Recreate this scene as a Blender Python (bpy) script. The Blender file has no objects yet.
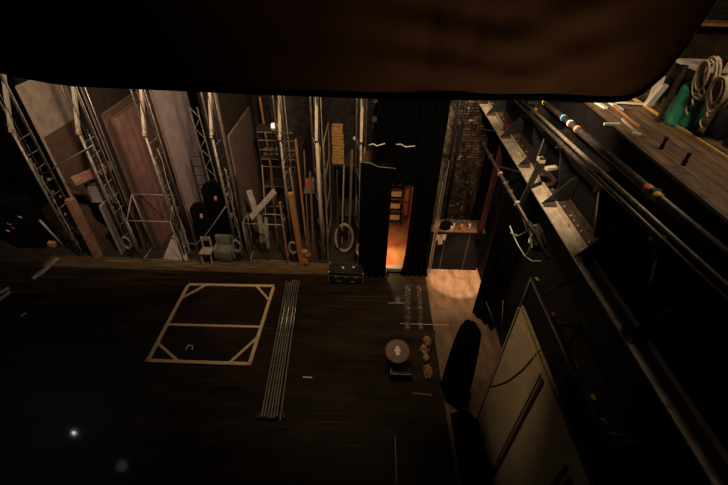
import bpy, bmesh, math, random
from mathutils import Vector, Matrix
random.seed(7)
scene = bpy.context.scene
COL = scene.collection

# ------------------------------------------------------------------ camera
W, Hh, F = 728, 485, 398.0
PITCH, ROLL = math.radians(38.0), math.radians(1.7)
CAM = Vector((0, 0, 8.0))
FWD = Vector((0, math.cos(PITCH), -math.sin(PITCH)))
UP0 = Vector((0, math.sin(PITCH), math.cos(PITCH)))
X0 = Vector((1, 0, 0))
RT = X0 * math.cos(ROLL) + UP0 * math.sin(ROLL)
UPV = UP0 * math.cos(ROLL) - X0 * math.sin(ROLL)

def at(px, py, x=None, y=None, z=None):
    """world point seen at a photo pixel, on the plane x= / y= / z="""
    d = FWD + RT * ((px - W / 2) / F) - UPV * ((py - Hh / 2) / F)
    if z is not None: t = (z - CAM.z) / d.z
    elif y is not None: t = (y - CAM.y) / d.y
    else: t = (x - CAM.x) / d.x
    return CAM + d * t

cd = bpy.data.cameras.new('camera')
cd.sensor_width = 36; cd.lens = F / W * 36; cd.clip_end = 200
co = bpy.data.objects.new('camera', cd); COL.objects.link(co)
m = Matrix((RT, UPV, -FWD)).transposed().to_4x4(); m.translation = CAM
co.matrix_world = m
scene.camera = co

# ------------------------------------------------------------------ materials
def mat(name, c1, c2=None, rough=0.6, metal=0.0, scale=8.0, bump=0.0, stretch=(1, 1, 1), contrast=(0.35, 0.65),
        coat=0.0, spec=0.5, emit=None, emit_s=0.0, detail=6.0):
    mt = bpy.data.materials.new(name); mt.use_nodes = True
    nt = mt.node_tree; b = nt.nodes['Principled BSDF']
    b.inputs['Roughness'].default_value = rough; b.inputs['Metallic'].default_value = metal
    b.inputs['Specular IOR Level'].default_value = spec
    if coat: b.inputs['Coat Weight'].default_value = coat; b.inputs['Coat Roughness'].default_value = 0.08
    c1 = (*c1, 1); c2 = (*(c2 or [v * 0.6 for v in c1[:3]]), 1)
    tc = nt.nodes.new('ShaderNodeTexCoord'); mp = nt.nodes.new('ShaderNodeMapping')
    mp.inputs['Scale'].default_value = stretch
    nz = nt.nodes.new('ShaderNodeTexNoise'); nz.inputs['Scale'].default_value = scale; nz.inputs['Detail'].default_value = detail
    rp = nt.nodes.new('ShaderNodeValToRGB')
    rp.color_ramp.elements[0].position = contrast[0]; rp.color_ramp.elements[1].position = contrast[1]
    rp.color_ramp.elements[0].color = c2; rp.color_ramp.elements[1].color = c1
    L = nt.links
    L.new(tc.outputs['Object'], mp.inputs['Vector']); L.new(mp.outputs[0], nz.inputs['Vector'])
    L.new(nz.outputs['Fac'], rp.inputs['Fac']); L.new(rp.outputs['Color'], b.inputs['Base Color'])
    if bump:
        bp = nt.nodes.new('ShaderNodeBump'); bp.inputs['Strength'].default_value = bump; bp.inputs['Distance'].default_value = 0.02
        L.new(nz.outputs['Fac'], bp.inputs['Height']); L.new(bp.outputs[0], b.inputs['Normal'])
    if emit:
        b.inputs['Emission Color'].default_value = (*emit, 1); b.inputs['Emission Strength'].default_value = emit_s
    return mt

def add_second(mt, color, scale, lo, hi, stretch=(1, 1, 1), detail=8.0):
    """a second noise layer of worn marks over the base colour"""
    nt = mt.node_tree; b = nt.nodes['Principled BSDF']; L = nt.links
    src = b.inputs['Base Color'].links[0].from_socket
    tc = nt.nodes.new('ShaderNodeTexCoord'); mp = nt.nodes.new('ShaderNodeMapping'); mp.inputs['Scale'].default_value = stretch
    nz = nt.nodes.new('ShaderNodeTexNoise'); nz.inputs['Scale'].default_value = scale; nz.inputs['Detail'].default_value = detail
    rp = nt.nodes.new('ShaderNodeValToRGB'); rp.color_ramp.elements[0].position = lo; rp.color_ramp.elements[1].position = hi
    mx = nt.nodes.new('ShaderNodeMix'); mx.data_type = 'RGBA'
    L.new(tc.outputs['Object'], mp.inputs['Vector']); L.new(mp.outputs[0], nz.inputs['Vector'])
    L.new(nz.outputs['Fac'], rp.inputs['Fac']); L.new(rp.outputs['Color'], mx.inputs['Factor'])
    L.new(src, mx.inputs[6]); mx.inputs[7].default_value = (*color, 1)
    L.new(mx.outputs[2], b.inputs['Base Color'])
    return mt

def add_bricks(mt, mortar, scale, bw, rh, msize, mixdark=0.4, bump=0.3, plane='XY'):
    """brick / board joints multiplied over the base colour, with relief"""
    nt = mt.node_tree; b = nt.nodes['Principled BSDF']; L = nt.links
    src = b.inputs['Base Color'].links[0].from_socket
    tc = nt.nodes.new('ShaderNodeTexCoord'); sp = nt.nodes.new('ShaderNodeSeparateXYZ'); cb = nt.nodes.new('ShaderNodeCombineXYZ')
    L.new(tc.outputs['Object'], sp.inputs[0])
    L.new(sp.outputs[plane[0]], cb.inputs['X']); L.new(sp.outputs[plane[1]], cb.inputs['Y'])
    br = nt.nodes.new('ShaderNodeTexBrick')
    br.inputs['Scale'].default_value = scale; br.inputs['Brick Width'].default_value = bw; br.inputs['Row Height'].default_value = rh
    br.inputs['Mortar Size'].default_value = msize
    br.inputs['Color1'].default_value = (1, 1, 1, 1); br.inputs['Color2'].default_value = (1 - mixdark,) * 3 + (1,)
    br.inputs['Mortar'].default_value = (*mortar, 1)
    L.new(cb.outputs[0], br.inputs['Vector'])
    mx = nt.nodes.new('ShaderNodeMix'); mx.data_type = 'RGBA'; mx.blend_type = 'MULTIPLY'; mx.inputs['Factor'].default_value = 1
    L.new(src, mx.inputs[6]); L.new(br.outputs['Color'], mx.inputs[7]); L.new(mx.outputs[2], b.inputs['Base Color'])
    if bump:
        bp = nt.nodes.new('ShaderNodeBump'); bp.inputs['Strength'].default_value = bump; bp.inputs['Distance'].default_value = 0.01; bp.invert = True
        L.new(br.outputs['Fac'], bp.inputs['Height'])
        if b.inputs['Normal'].links: L.new(b.inputs['Normal'].links[0].from_socket, bp.inputs['Normal'])
        L.new(bp.outputs[0], b.inputs['Normal'])
    return mt

M = {}
M['floor'] = mat('stage black paint', (0.030, 0.018, 0.009), (0.009, 0.0055, 0.003), 0.5, scale=1.6, stretch=(0.35, 1.6, 1), bump=0.05, coat=0.05, spec=0.15)
add_second(M['floor'], (0.055, 0.031, 0.015), 2.0, 0.52, 0.80, (0.4, 1.2, 1))
add_second(M['floor'], (0.11, 0.07, 0.04), 7.0, 0.60, 0.74, (0.05, 2.6, 1), 12)
add_bricks(M['floor'], (0.35, 0.35, 0.35), 1.0, 2.4, 0.62, 0.006, 0.25, 0.15)
M['floor'].node_tree.nodes['Principled BSDF'].inputs['Coat Roughness'].default_value = 0.06
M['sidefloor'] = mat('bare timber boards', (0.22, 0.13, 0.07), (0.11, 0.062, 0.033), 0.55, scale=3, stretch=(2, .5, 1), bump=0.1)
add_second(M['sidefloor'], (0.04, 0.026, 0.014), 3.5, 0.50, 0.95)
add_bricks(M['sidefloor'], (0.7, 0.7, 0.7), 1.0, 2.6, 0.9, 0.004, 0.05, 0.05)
M['edge'] = mat('worn oak edge', (0.23, 0.14, 0.065), (0.085, 0.05, 0.022), 0.5, scale=4, stretch=(.5, 6, 1), bump=0.15)
add_bricks(M['edge'], (0.2, 0.2, 0.2), 1.0, 3.1, 0.12, 0.006, 0.4, 0.3)
M['blackwall'] = mat('black painted wall', (0.007, 0.006, 0.0055), (0.004, 0.0035, 0.0035), 0.8, scale=3, spec=0.08)
M['backwall'] = mat('grimy dark brick', (0.055, 0.038, 0.026), (0.014, 0.010, 0.007), 0.6, scale=5, bump=0.4)
add_second(M['backwall'], (0.34, 0.29, 0.24), 7, 0.68, 0.74, (1, 1, .35), 12)
add_bricks(M['backwall'], (0.25, 0.25, 0.25), 1.0, 0.24, 0.08, 0.008, 0.45, 0.5, 'XZ')
M['brick'] = mat('old painted brick', (0.15, 0.095, 0.06), (0.03, 0.02, 0.014), 0.35, scale=6, bump=0.8)
add_second(M['brick'], (0.42, 0.33, 0.24), 6, 0.63, 0.70, (1, 1, .8), 12)
add_bricks(M['brick'], (0.12, 0.12, 0.12), 1.0, 0.24, 0.085, 0.012, 0.6, 0.9, 'XZ')
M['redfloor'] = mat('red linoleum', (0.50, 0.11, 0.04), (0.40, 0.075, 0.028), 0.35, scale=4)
add_second(M['redfloor'], (0.56, 0.30, 0.13), 1.6, 0.42, 0.75)  # pale patches: some wear, and the lamp's yellow hot spot put into the colour
M['redwall'] = mat('red painted corridor wall', (0.42, 0.09, 0.035), (0.30, 0.06, 0.025), 0.6, scale=3)
M['black'] = mat('black serge cloth', (0.004, 0.0035, 0.0035), (0.002, 0.002, 0.002), 0.95, scale=20, spec=0.05)
M['blackmetal'] = mat('black painted steel', (0.022, 0.020, 0.018), (0.010, 0.009, 0.009), 0.4, scale=12)
M['darkmetal'] = mat('dark worn steel', (0.10, 0.078, 0.058), (0.04, 0.03, 0.024), 0.42, 0.5, scale=14)
M['steel'] = mat('galvanised steel', (0.52, 0.49, 0.44), (0.28, 0.26, 0.23), 0.4, 0.8, scale=10)
M['tubesteel'] = mat('bare grey tube', (0.34, 0.28, 0.22), (0.18, 0.14, 0.11), 0.45, 0.4, scale=9)
M['dock'] = mat('dark dock boards', (0.045, 0.028, 0.016), (0.018, 0.011, 0.007), 0.6, scale=4, stretch=(.5, 5, 1))
M['scuff'] = mat('scuffed floor strip', (0.20, 0.125, 0.065), (0.012, 0.008, 0.005), 0.5, scale=9, stretch=(1, 1, 1), contrast=(.5, .62))
M['greyrack'] = mat('grey enamel tube', (0.30, 0.235, 0.19), (0.19, 0.145, 0.115), 0.5, 0.1, scale=9)
M['paletimber'] = mat('pale planed timber', (0.46, 0.36, 0.25), (0.34, 0.25, 0.165), 0.6, scale=6, stretch=(4, 4, .6))
M['rawtimber'] = mat('fresh pine', (0.80, 0.58, 0.33), (0.66, 0.45, 0.24), 0.55, scale=5, stretch=(2, 2, 2))
M['orangetimber'] = mat('orange brown timber', (0.42, 0.20, 0.075), (0.27, 0.115, 0.04), 0.6, scale=6, stretch=(3, 3, .6))
M['pinkspeckle'] = mat('speckled pink paint', (0.40, 0.19, 0.115), (0.26, 0.11, 0.06), 0.65, scale=5)
add_second(M['pinkspeckle'], (0.10, 0.05, 0.03), 14, 0.60, 0.68)
M['beige'] = mat('beige canvas', (0.42, 0.30, 0.22), (0.31, 0.215, 0.155), 0.8, scale=4, bump=0.05)
add_second(M['beige'], (0.18, 0.12, 0.085), 3, 0.58, 0.8)
M['brown'] = mat('dark brown canvas', (0.135, 0.07, 0.042), (0.09, 0.045, 0.028), 0.8, scale=5)
M['redbrown'] = mat('red brown canvas', (0.29, 0.135, 0.105), (0.20, 0.09, 0.07), 0.8, scale=3)
M['mauve'] = mat('mauve grey canvas', (0.36, 0.265, 0.245), (0.27, 0.195, 0.18), 0.8, scale=3)
M['umber'] = mat('umber canvas', (0.16, 0.095, 0.068), (0.11, 0.065, 0.047), 0.8, scale=3)
M['olive'] = mat('olive grey board', (0.17, 0.14, 0.10), (0.11, 0.09, 0.065), 0.75, scale=4)
M['palepink'] = mat('pale pinkish board', (0.52, 0.37, 0.30), (0.42, 0.29, 0.23), 0.75, scale=4)
M['greyboard'] = mat('pale grey board', (0.36, 0.30, 0.25), (0.25, 0.20, 0.165), 0.7, scale=6)
M['flat'] = mat('cream painted ply', (0.40, 0.30, 0.19), (0.33, 0.245, 0.15), 0.7, scale=2)
add_second(M['flat'], (0.16, 0.11, 0.065), 2.0, 0.62, 0.80)
M['flattrim'] = mat('ochre moulding', (0.46, 0.32, 0.15), (0.36, 0.24, 0.11), 0.55, scale=6)
M['flatdark'] = mat('dark brown timber', (0.035, 0.021, 0.012), (0.022, 0.013, 0.007), 0.7, scale=6)
M['girder'] = mat('dusty cream steel', (0.56, 0.46, 0.34), (0.36, 0.28, 0.19), 0.5, 0.1, scale=7, bump=0.05)
add_second(M['girder'], (0.16, 0.11, 0.07), 9, 0.60, 0.72)
M['girderdark'] = mat('dusty brown steel', (0.07, 0.047, 0.028), (0.03, 0.02, 0.013), 0.5, 0.2, scale=8)
M['rivet'] = mat('worn rivet heads', (0.45, 0.37, 0.28), (0.25, 0.19, 0.14), 0.4, 0.3, scale=14)
M['galfloor'] = mat('worn brown planks', (0.26, 0.165, 0.09), (0.12, 0.072, 0.038), 0.6, scale=4, stretch=(5, .5, 1), bump=0.2)
add_second(M['galfloor'], (0.05, 0.033, 0.02), 5, 0.55, 0.70)
add_bricks(M['galfloor'], (0.2, 0.2, 0.2), 1.0, 2.0, 0.16, 0.008, 0.35, 0.4, 'YX')
M['yellowtimber'] = mat('pale batten tinted by light', (0.66, 0.38, 0.10), (0.50, 0.27, 0.07), 0.45, scale=6)  # light timber; the yellow light falling on it is put into the colour
M['green'] = mat('green tarpaulin', (0.03, 0.33, 0.19), (0.02, 0.20, 0.115), 0.4, scale=5, bump=0.2)
add_second(M['green'], (0.012, 0.03, 0.02), 4, 0.50, 0.62)
M['rope'] = mat('hemp rope', (0.50, 0.41, 0.27), (0.34, 0.26, 0.16), 0.85, scale=40)
M['white'] = mat('off white paint', (0.74, 0.68, 0.58), (0.58, 0.52, 0.44), 0.55, scale=6)
M['cloth'] = mat('brown black border cloth', (0.115, 0.062, 0.036), (0.085, 0.045, 0.026), 0.85, scale=2.5, bump=0.1, spec=0.2)
M['red'] = mat('dark red fabric', (0.09, 0.010, 0.012), (0.04, 0.005, 0.006), 0.8, scale=9)
M['redpaint'] = mat('red plastic', (0.55, 0.06, 0.05), (0.45, 0.05, 0.04), 0.5)
M['pinklabel'] = mat('pink paper label', (0.70, 0.28, 0.28), (0.6, 0.22, 0.22), 0.6)
M['blue'] = mat('blue plastic', (0.03, 0.12, 0.24), (0.02, 0.08, 0.17), 0.45)
M['bluetape'] = mat('blue tape', (0.10, 0.36, 0.55), (0.08, 0.3, 0.47), 0.5)
M['yellowtape'] = mat('yellow tape', (0.80, 0.55, 0.06), (0.70, 0.46, 0.05), 0.5)
M['orangetape'] = mat('orange tape', (0.70, 0.28, 0.10), (0.6, 0.22, 0.08), 0.5)
M['whitetape'] = mat('white tape', (0.78, 0.74, 0.68), (0.66, 0.62, 0.56), 0.5)
M['lid'] = mat('rust orange lid', (0.12, 0.034, 0.008), (0.07, 0.018, 0.005), 0.5, scale=5)
M['cratewood'] = mat('orange crate wood', (0.52, 0.27, 0.09), (0.36, 0.17, 0.05), 0.6, scale=8)
M['cable_grey'] = mat('grey cable', (0.33, 0.29, 0.25), (0.25, 0.22, 0.19), 0.5)
M['cable_black'] = mat('black cable', (0.015, 0.014, 0.013), (0.01, 0.01, 0.01), 0.5)
M['greengrey'] = mat('grey green upholstery', (0.16, 0.15, 0.11), (0.10, 0.095, 0.07), 0.85, scale=8)
M['rag'] = mat('orange brown cloth', (0.42, 0.22, 0.09), (0.12, 0.055, 0.02), 0.85, scale=9)
M['bottle'] = mat('amber glass', (0.20, 0.09, 0.02), (0.12, 0.05, 0.01), 0.2)

# ------------------------------------------------------------------ geometry helpers
ORIGIN = {}
class MB:
    def __init__(s): s.bm = bmesh.new()
    def box(s, c, size, rot=(0, 0, 0)):
        mx = Matrix.Translation(Vector(c))
        from mathutils import Euler
        mx = mx @ Euler(rot).to_matrix().to_4x4() @ Matrix.Diagonal((*size, 1))
        bmesh.ops.create_cube(s.bm, size=1.0, matrix=mx); return s
    def beam(s, p, q, w, h, upv=(0, 0, 1)):
        p, q = Vector(p), Vector(q); d = q - p; L = d.length; d.normalize()
        u = Vector(upv)
        if abs(d.dot(u)) > 0.98: u = Vector((0, 1, 0))
        sx = d.cross(u).normalized(); sz = sx.cross(d).normalized()
        mx = Matrix((sx * w, d * L, sz * h)).transposed().to_4x4(); mx.translation = (p + q) / 2
        bmesh.ops.create_cube(s.bm, size=1.0, matrix=mx); return s
    def tube(s, p, q, r, n=10, r2=None):
        p, q = Vector(p), Vector(q); d = q - p
        mx = d.to_track_quat('Z', 'Y').to_matrix().to_4x4(); mx.translation = (p + q) / 2
        bmesh.ops.create_cone(s.bm, cap_ends=True, segments=n, radius1=r, radius2=r if r2 is None else r2, depth=d.length, matrix=mx); return s
    def sphere(s, c, r, sc=(1, 1, 1), u=12, v=8):
        mx = Matrix.Translation(Vector(c)) @ Matrix.Diagonal((*sc, 1))
        bmesh.ops.create_uvsphere(s.bm, u_segments=u, v_segments=v, radius=r, matrix=mx); return s
    def path(s, pts, r, n=7, closed=False):
        pts = [Vector(p) for p in pts]; N = len(pts); rings = []
        prev = None
        for i, p in enumerate(pts):
            if closed: t = pts[(i + 1) % N] - pts[i - 1]
            else: t = pts[min(i + 1, N - 1)] - pts[max(i - 1, 0)]
            t.normalize()
            a = prev if prev is not None else (Vector((0, 0, 1)) if abs(t.z) < 0.9 else Vector((1, 0, 0)))
            a = (a - t * a.dot(t)).normalized(); prev = a; b = t.cross(a)
            rings.append([s.bm.verts.new(p + (a * math.cos(k * 2 * math.pi / n) + b * math.sin(k * 2 * math.pi / n)) * r) for k in range(n)])
        for i in range(N if closed else N - 1):
            A, B = rings[i], rings[(i + 1) % N]
            for k in range(n): s.bm.faces.new((A[k], A[(k + 1) % n], B[(k + 1) % n], B[k]))
        if not closed:
            s.bm.faces.new(rings[0][::-1]); s.bm.faces.new(rings[-1])
        return s
    def prism(s, poly, ext):
        ext = Vector(ext)
        a = [s.bm.verts.new(Vector(p)) for p in poly]; b = [s.bm.verts.new(Vector(p) + ext) for p in poly]
        s.bm.faces.new(a[::-1]); s.bm.faces.new(b); n = len(a)
        for i in range(n): s.bm.faces.new((a[i], a[(i + 1) % n], b[(i + 1) % n], b[i]))
        return s
    def sheet(s, fn, nu, nv, thick):
        """fn(u,v)->point; closed thin slab along vector thick"""
        thick = Vector(thick)
        A = [[s.bm.verts.new(Vector(fn(i / nu, j / nv))) for j in range(nv + 1)] for i in range(nu + 1)]
        B = [[s.bm.verts.new(A[i][j].co + thick) for j in range(nv + 1)] for i in range(nu + 1)]
        for i in range(nu):
            for j in range(nv):
                s.bm.faces.new((A[i][j], A[i + 1][j], A[i + 1][j + 1], A[i][j + 1]))
                s.bm.faces.new((B[i][j], B[i][j + 1], B[i + 1][j + 1], B[i + 1][j]))
        for i in range(nu):
            s.bm.faces.new((A[i][0], B[i][0], B[i + 1][0], A[i + 1][0])); s.bm.faces.new((A[i][nv], A[i + 1][nv], B[i + 1][nv], B[i][nv]))
        for j in range(nv):
            s.bm.faces.new((A[0][j], A[0][j + 1], B[0][j + 1], B[0][j])); s.bm.faces.new((A[nu][j], B[nu][j], B[nu][j + 1], A[nu][j + 1]))
        return s
    def lathe(s, prof, c, n=24):
        c = Vector(c); rings = []
        for r, z in prof:
            rings.append([s.bm.verts.new(c + Vector((r * math.cos(k * 2 * math.pi / n), r * math.sin(k * 2 * math.pi / n), z))) for k in range(n)])
        for A, B in zip(rings, rings[1:]):
            for k in range(n): s.bm.faces.new((A[k], A[(k + 1) % n], B[(k + 1) % n], B[k]))
        s.bm.faces.new(rings[0][::-1]); s.bm.faces.new(rings[-1]); return s
    def build(s, name, material, parent=None, base=None, bevel=0, smooth=False, label=None):
        bm = s.bm
        bmesh.ops.recalc_face_normals(bm, faces=bm.faces)
        if bevel:
            es = [e for e in bm.edges if len(e.link_faces) == 2 and e.calc_face_angle(0) > 0.5]
            bmesh.ops.bevel(bm, geom=es, offset=bevel, segments=2, profile=0.5, affect='EDGES', clamp_overlap=True)
        if parent is not None: o = ORIGIN[parent.name]
        elif base is not None: o = Vector(base)
        else:
            lo = Vector([min(v.co[i] for v in bm.verts) for i in range(3)]); hi = Vector([max(v.co[i] for v in bm.verts) for i in range(3)])
            o = Vector(((lo.x + hi.x) / 2, (lo.y + hi.y) / 2, lo.z))
        bmesh.ops.translate(bm, verts=bm.verts, vec=-o)
        me = bpy.data.meshes.new(name); bm.to_mesh(me); bm.free()
        if smooth:
            for p in me.polygons: p.use_smooth = True
        me.materials.append(M[material] if isinstance(material, str) else material)
        ob = bpy.data.objects.new(name, me); COL.objects.link(ob)
        if parent is not None: ob.parent = parent
        else: ob.location = o
        ORIGIN[ob.name] = o
        if label: ob['label'] = label
        return ob

def thing(name, loc, label, cat, group=None):
    o = bpy.data.objects.new(name, None); COL.objects.link(o); o.location = Vector(loc); ORIGIN[o.name] = Vector(loc)
    o.empty_display_size = 0.1
    o['label'] = label; o['category'] = cat
    if group: o['group'] = group
    return o
def tag(o, label, cat, group=None):
    o['label'] = label; o['category'] = cat
    if group: o['group'] = group
    return o
def struct(o): o['kind'] = 'structure'; return o

# ------------------------------------------------------------------ the setting
struct(MB().box((-4.825, 4.2, -0.1), (13.35, 9.2, 0.2)).build('floor', 'floor', base=(-4.6, 4.2, 0)))
# right hand strip of bare timber boards, running back past the black leg
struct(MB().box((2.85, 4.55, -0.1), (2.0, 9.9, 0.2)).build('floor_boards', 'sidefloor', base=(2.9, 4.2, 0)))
struct(MB().box((-5.65, 11.0, -0.1), (11.7, 4.4, 0.2)).build('floor_dock', 'dock', base=(0, 8.8, 0)))
struct(MB().box((-4.75, 8.87, 0.0), (9.4, 0.5, 0.05)).build('trim_1', 'edge', base=(0, 8.9, 0)))
struct(MB().box((-4.0, 13.3, 3.6), (16.0, 0.2, 7.6)).build('wall_back', 'backwall', base=(0, 13.3, 0)))
struct(MB().box((-11.6, 6.0, 3.6), (0.2, 14.6, 7.6)).build('wall_left', 'blackwall'))
struct(MB().box((3.56, 5.2, 2.9), (0.2, 11.2, 6.0)).build('wall_right', 'blackwall'))
struct(MB().box((2.76, 10.95, 3.6), (1.8, 0.25, 7.6)).build('wall_brick', 'brick', base=(2.2, 10.95, 0)))
# corridor behind the curtain gap
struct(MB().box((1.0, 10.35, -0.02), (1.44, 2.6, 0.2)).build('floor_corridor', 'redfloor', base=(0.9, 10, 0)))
struct(MB().box((1.0, 11.72, 1.55), (1.4, 0.12, 3.1)).build('wall_corridor', 'redwall'))
struct(MB().box((0.24, 10.5, 1.55), (0.08, 2.4, 3.1)).build('wall_partition', 'blackwall'))
struct(MB().box((1.02, 10.5, 3.14), (1.64, 2.5, .08)).build('ceiling_corridor', 'blackwall'))
struct(MB().box((1.78, 10.5, 1.55), (0.08, 2.4, 3.1)).build('wall_return', 'blackwall'))
# fly gallery deck
GX = at(650, 156, z=6.0).x
struct(MB().box(((GX + 6.5) / 2, 4.6, 5.94), (6.5 - GX, 9.0, 0.12)).build('floor_gallery', 'galfloor', base=(4, 4.6, 6)))
struct(MB().box((GX - .03, 4.6, 5.80), (0.06, 9.0, 0.40)).build('trim_2', 'blackwall'))
struct(MB().box((6.4, 4.6, 7.0), (0.2, 9.0, 2.0)).build('wall_gallery', 'blackwall'))
struct(MB().box((4.95, 7.3, 7.0), (3.0, 0.15, 2.0)).build('wall_gallery_end', 'backwall', base=(4.9, 7.3, 6)))

# ------------------------------------------------------------------ border cloth hung close by
def cloth_fn(u, v):
    x0, x1 = -3.05, at(710, 25, y=3.1).x
    x = x0 + (x1 - x0) * u
    e = max(0, (u - 0.915) / 0.085); l = max(0, (0.16 - u) / 0.16)
    zb = 7.045 + 1.1 * (1 - math.sqrt(max(0, 1 - e ** 2.5))) + 0.16 * l ** 1.6 + 0.012 * math.sin(7 * u + 1)
    z = zb + (9.2 - zb) * v
    y = 3.0 + 0.03 * math.sin(u * 31 + 3 * v) * (1 - math.exp(-6 * v)) + 0.05 * math.sin(u * 9.3 + 1.2) * v
    y += 0.07 * math.exp(-(v / 0.05) ** 2) + 0.08 * e ** 2
    y += 0.02 * math.sin(z * 26 + u * 17) * math.exp(-((u - .68) / .12) ** 2) + .05 * math.exp(-((u - .645) / .006) ** 2) * v ** .5 + .04 * math.exp(-((u - .70) / .009) ** 2) * v ** .5
    y += .018 * math.sin(z * 19 - u * 40) * math.exp(-((u - .82) / .1) ** 2)
    return (x, y, z)
cl = thing('border_cloth', (0, 3.0, 9.25), 'wide brown-black stage border cloth sagging across the top, rounded at its right end', 'curtain')
MB().sheet(cloth_fn, 120, 60, (0, 0.012, 0)).build('drape', 'cloth', cl, smooth=True)
MB().path([(cloth_fn(i / 60, 0)[0], cloth_fn(i / 60, 0)[1] + .01, cloth_fn(i / 60, 0)[2] - 0.01) for i in range(61)], 0.03, 8).build('hem', 'black', cl, smooth=True, label='padded hem, black for the shade of its underside')  # hem coloured black to paint in the shadow under the lower edge
MB().tube((-3.2, 3.03, 9.22), (2.5, 3.03, 9.22), 0.03).build('batten', 'blackmetal', cl)

# ------------------------------------------------------------------ pine frame on the floor
zf = 0.02
c = [at(188.5, 284.5, z=zf), at(274, 286, z=zf), at(249.5, 364, z=zf), at(148, 360.5, z=zf)]
fr = thing('pine_floor_flat', (sum((p.x for p in c)) / 4, sum((p.y for p in c)) / 4, 0), 'square open pine flat lying on the black stage floor, with middle rail', 'scenery flat')
def lerp(a, b, t): return a + (b - a) * t
wv, th = 0.085, 0.03
for a, b in ((0, 1), (2, 3)):
    MB().beam(c[a], c[b], wv, th).build('rail', 'rawtimber', fr, bevel=.004)
for a, b in ((0, 3), (1, 2)):
    d = (c[b] - c[a]).normalized() * (wv / 2 + .002)
    MB().beam(c[a] + d, c[b] - d, wv, th).build('stile', 'rawtimber', fr, bevel=.004)
ta, tb = 0.575, 0.59
MB().beam(lerp(c[0], c[3], ta) + Vector((wv / 2, 0, 0)), lerp(c[1], c[2], ta) - Vector((wv / 2, 0, 0)), wv * .8, th).build('middle_rail', 'rawtimber', fr, bevel=.004)
for k, (i, j, l) in enumerate(((0, 1, 3), (1, 0, 2), (2, 1, 3), (3, 2, 0))):
    p = lerp(c[i], c[j], 0.21 if k < 2 else 0.2); q = lerp(c[i], c[l], 0.22 if k < 2 else .3)
    if k >= 2: p = lerp(c[i], c[l], 0.2); q = lerp(c[i], c[j], 0.30)
    MB().beam(p + Vector((0, 0, .004)), q + Vector((0, 0, .004)), wv * .75, th).build('corner_brace', 'rawtimber', fr, bevel=.004)
for k in (2, 3):
    o = c[k]; inn = (fr.location - o); inn.z = 0; inn.normalize()
    MB().box(o + Vector((0, 0, th / 2 + .006)), (.10, .10, .008)).build('corner_plate', 'orangetape', fr, label='orange plywood corner plate')

# ------------------------------------------------------------------ steel pipes on the floor
tops = [287, 289, 291, 293, 295, 297, 299]
bots = [261.5, 264.5, 267.5, 270.5, 273.5, 276.5, 280]
names = ['first from the pine frame', 'second from the pine frame', 'third from the pine frame', 'middle one of the seven', 'third from the right edge of the bundle',
         'second from the right edge of the bundle', 'outermost, farthest from the pine frame']
for k in range(7):
    z0 = 0.10 + 0.018 * (k % 2)
    a = at(tops[k] - .3, 281 + random.uniform(-1, 2.5), z=z0); b = at(bots[k], 419 + random.uniform(-3, 3), z=z0)
    p = tag(MB().tube(a, b, 0.019, 12).build('steel_pipe', 'steel', smooth=False), 'long galvanised pipe in the floor bundle, ' + names[k], 'pipe', 'steel pipes lying side by side on the stage')
for (px, py, L_, lab) in ((293, 287, .5, 'low black timber block under the far ends of the steel pipes'), (271, 417, .62, 'low black timber block under the near ends of the steel pipes')):
    q = at(px, py, z=0)
    tag(MB().box(q + Vector((0, 0, .038)), (L_, .14, .076), (0, 0, .05)).build('support_block', 'blackmetal', bevel=.006), lab, 'block')

# ------------------------------------------------------------------ storage towers along the back
for k, (px, py, z1, lab) in enumerate(((80, 135, 6.2, 'added dark panel for the black gap behind the second tower from the left'), (214, 143, 6.2, 'added dark panel for the black gap behind the fourth tower from the left'), (281, 140, 2.6, 'low added dark panel for the black gap behind the fifth tower from the left'))):
    xd = at(px, py, y=9.13).x + .06
    dv = thing('gap_panel', (xd, 11, 0), lab, 'divider', 'added dark panels in the black gaps of the dock')
    MB().box((xd, 11.2, z1 / 2), (.03, 2.9, z1)).build('panel', 'flatdark', dv)  # dark sheets added to fill the black gaps beside the flats
    MB().box((xd, 9.74, z1 / 2), (.05, .03, z1)).build('edge_batten', 'umber', dv)
TX = [at(px, py, y=9.13).x for px, py in ((13, 135), (79, 135), (146, 140), (213, 143), (280, 140), (317, 150), (361, 150))]
tl = ['leftmost tall steel scenery tower, beside the speckled pink pillar', 'steel scenery tower between the beige flat and the red-brown flat',
      'steel scenery tower left of the mauve-grey flat', 'steel scenery tower between the mauve-grey flat and the umber flat',
      'steel scenery tower beside the thick orange timber post', 'narrow steel scenery tower with pale front post, left of the black flight case',
      'steel scenery tower directly behind the black flight case']
YF = 9.16
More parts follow.
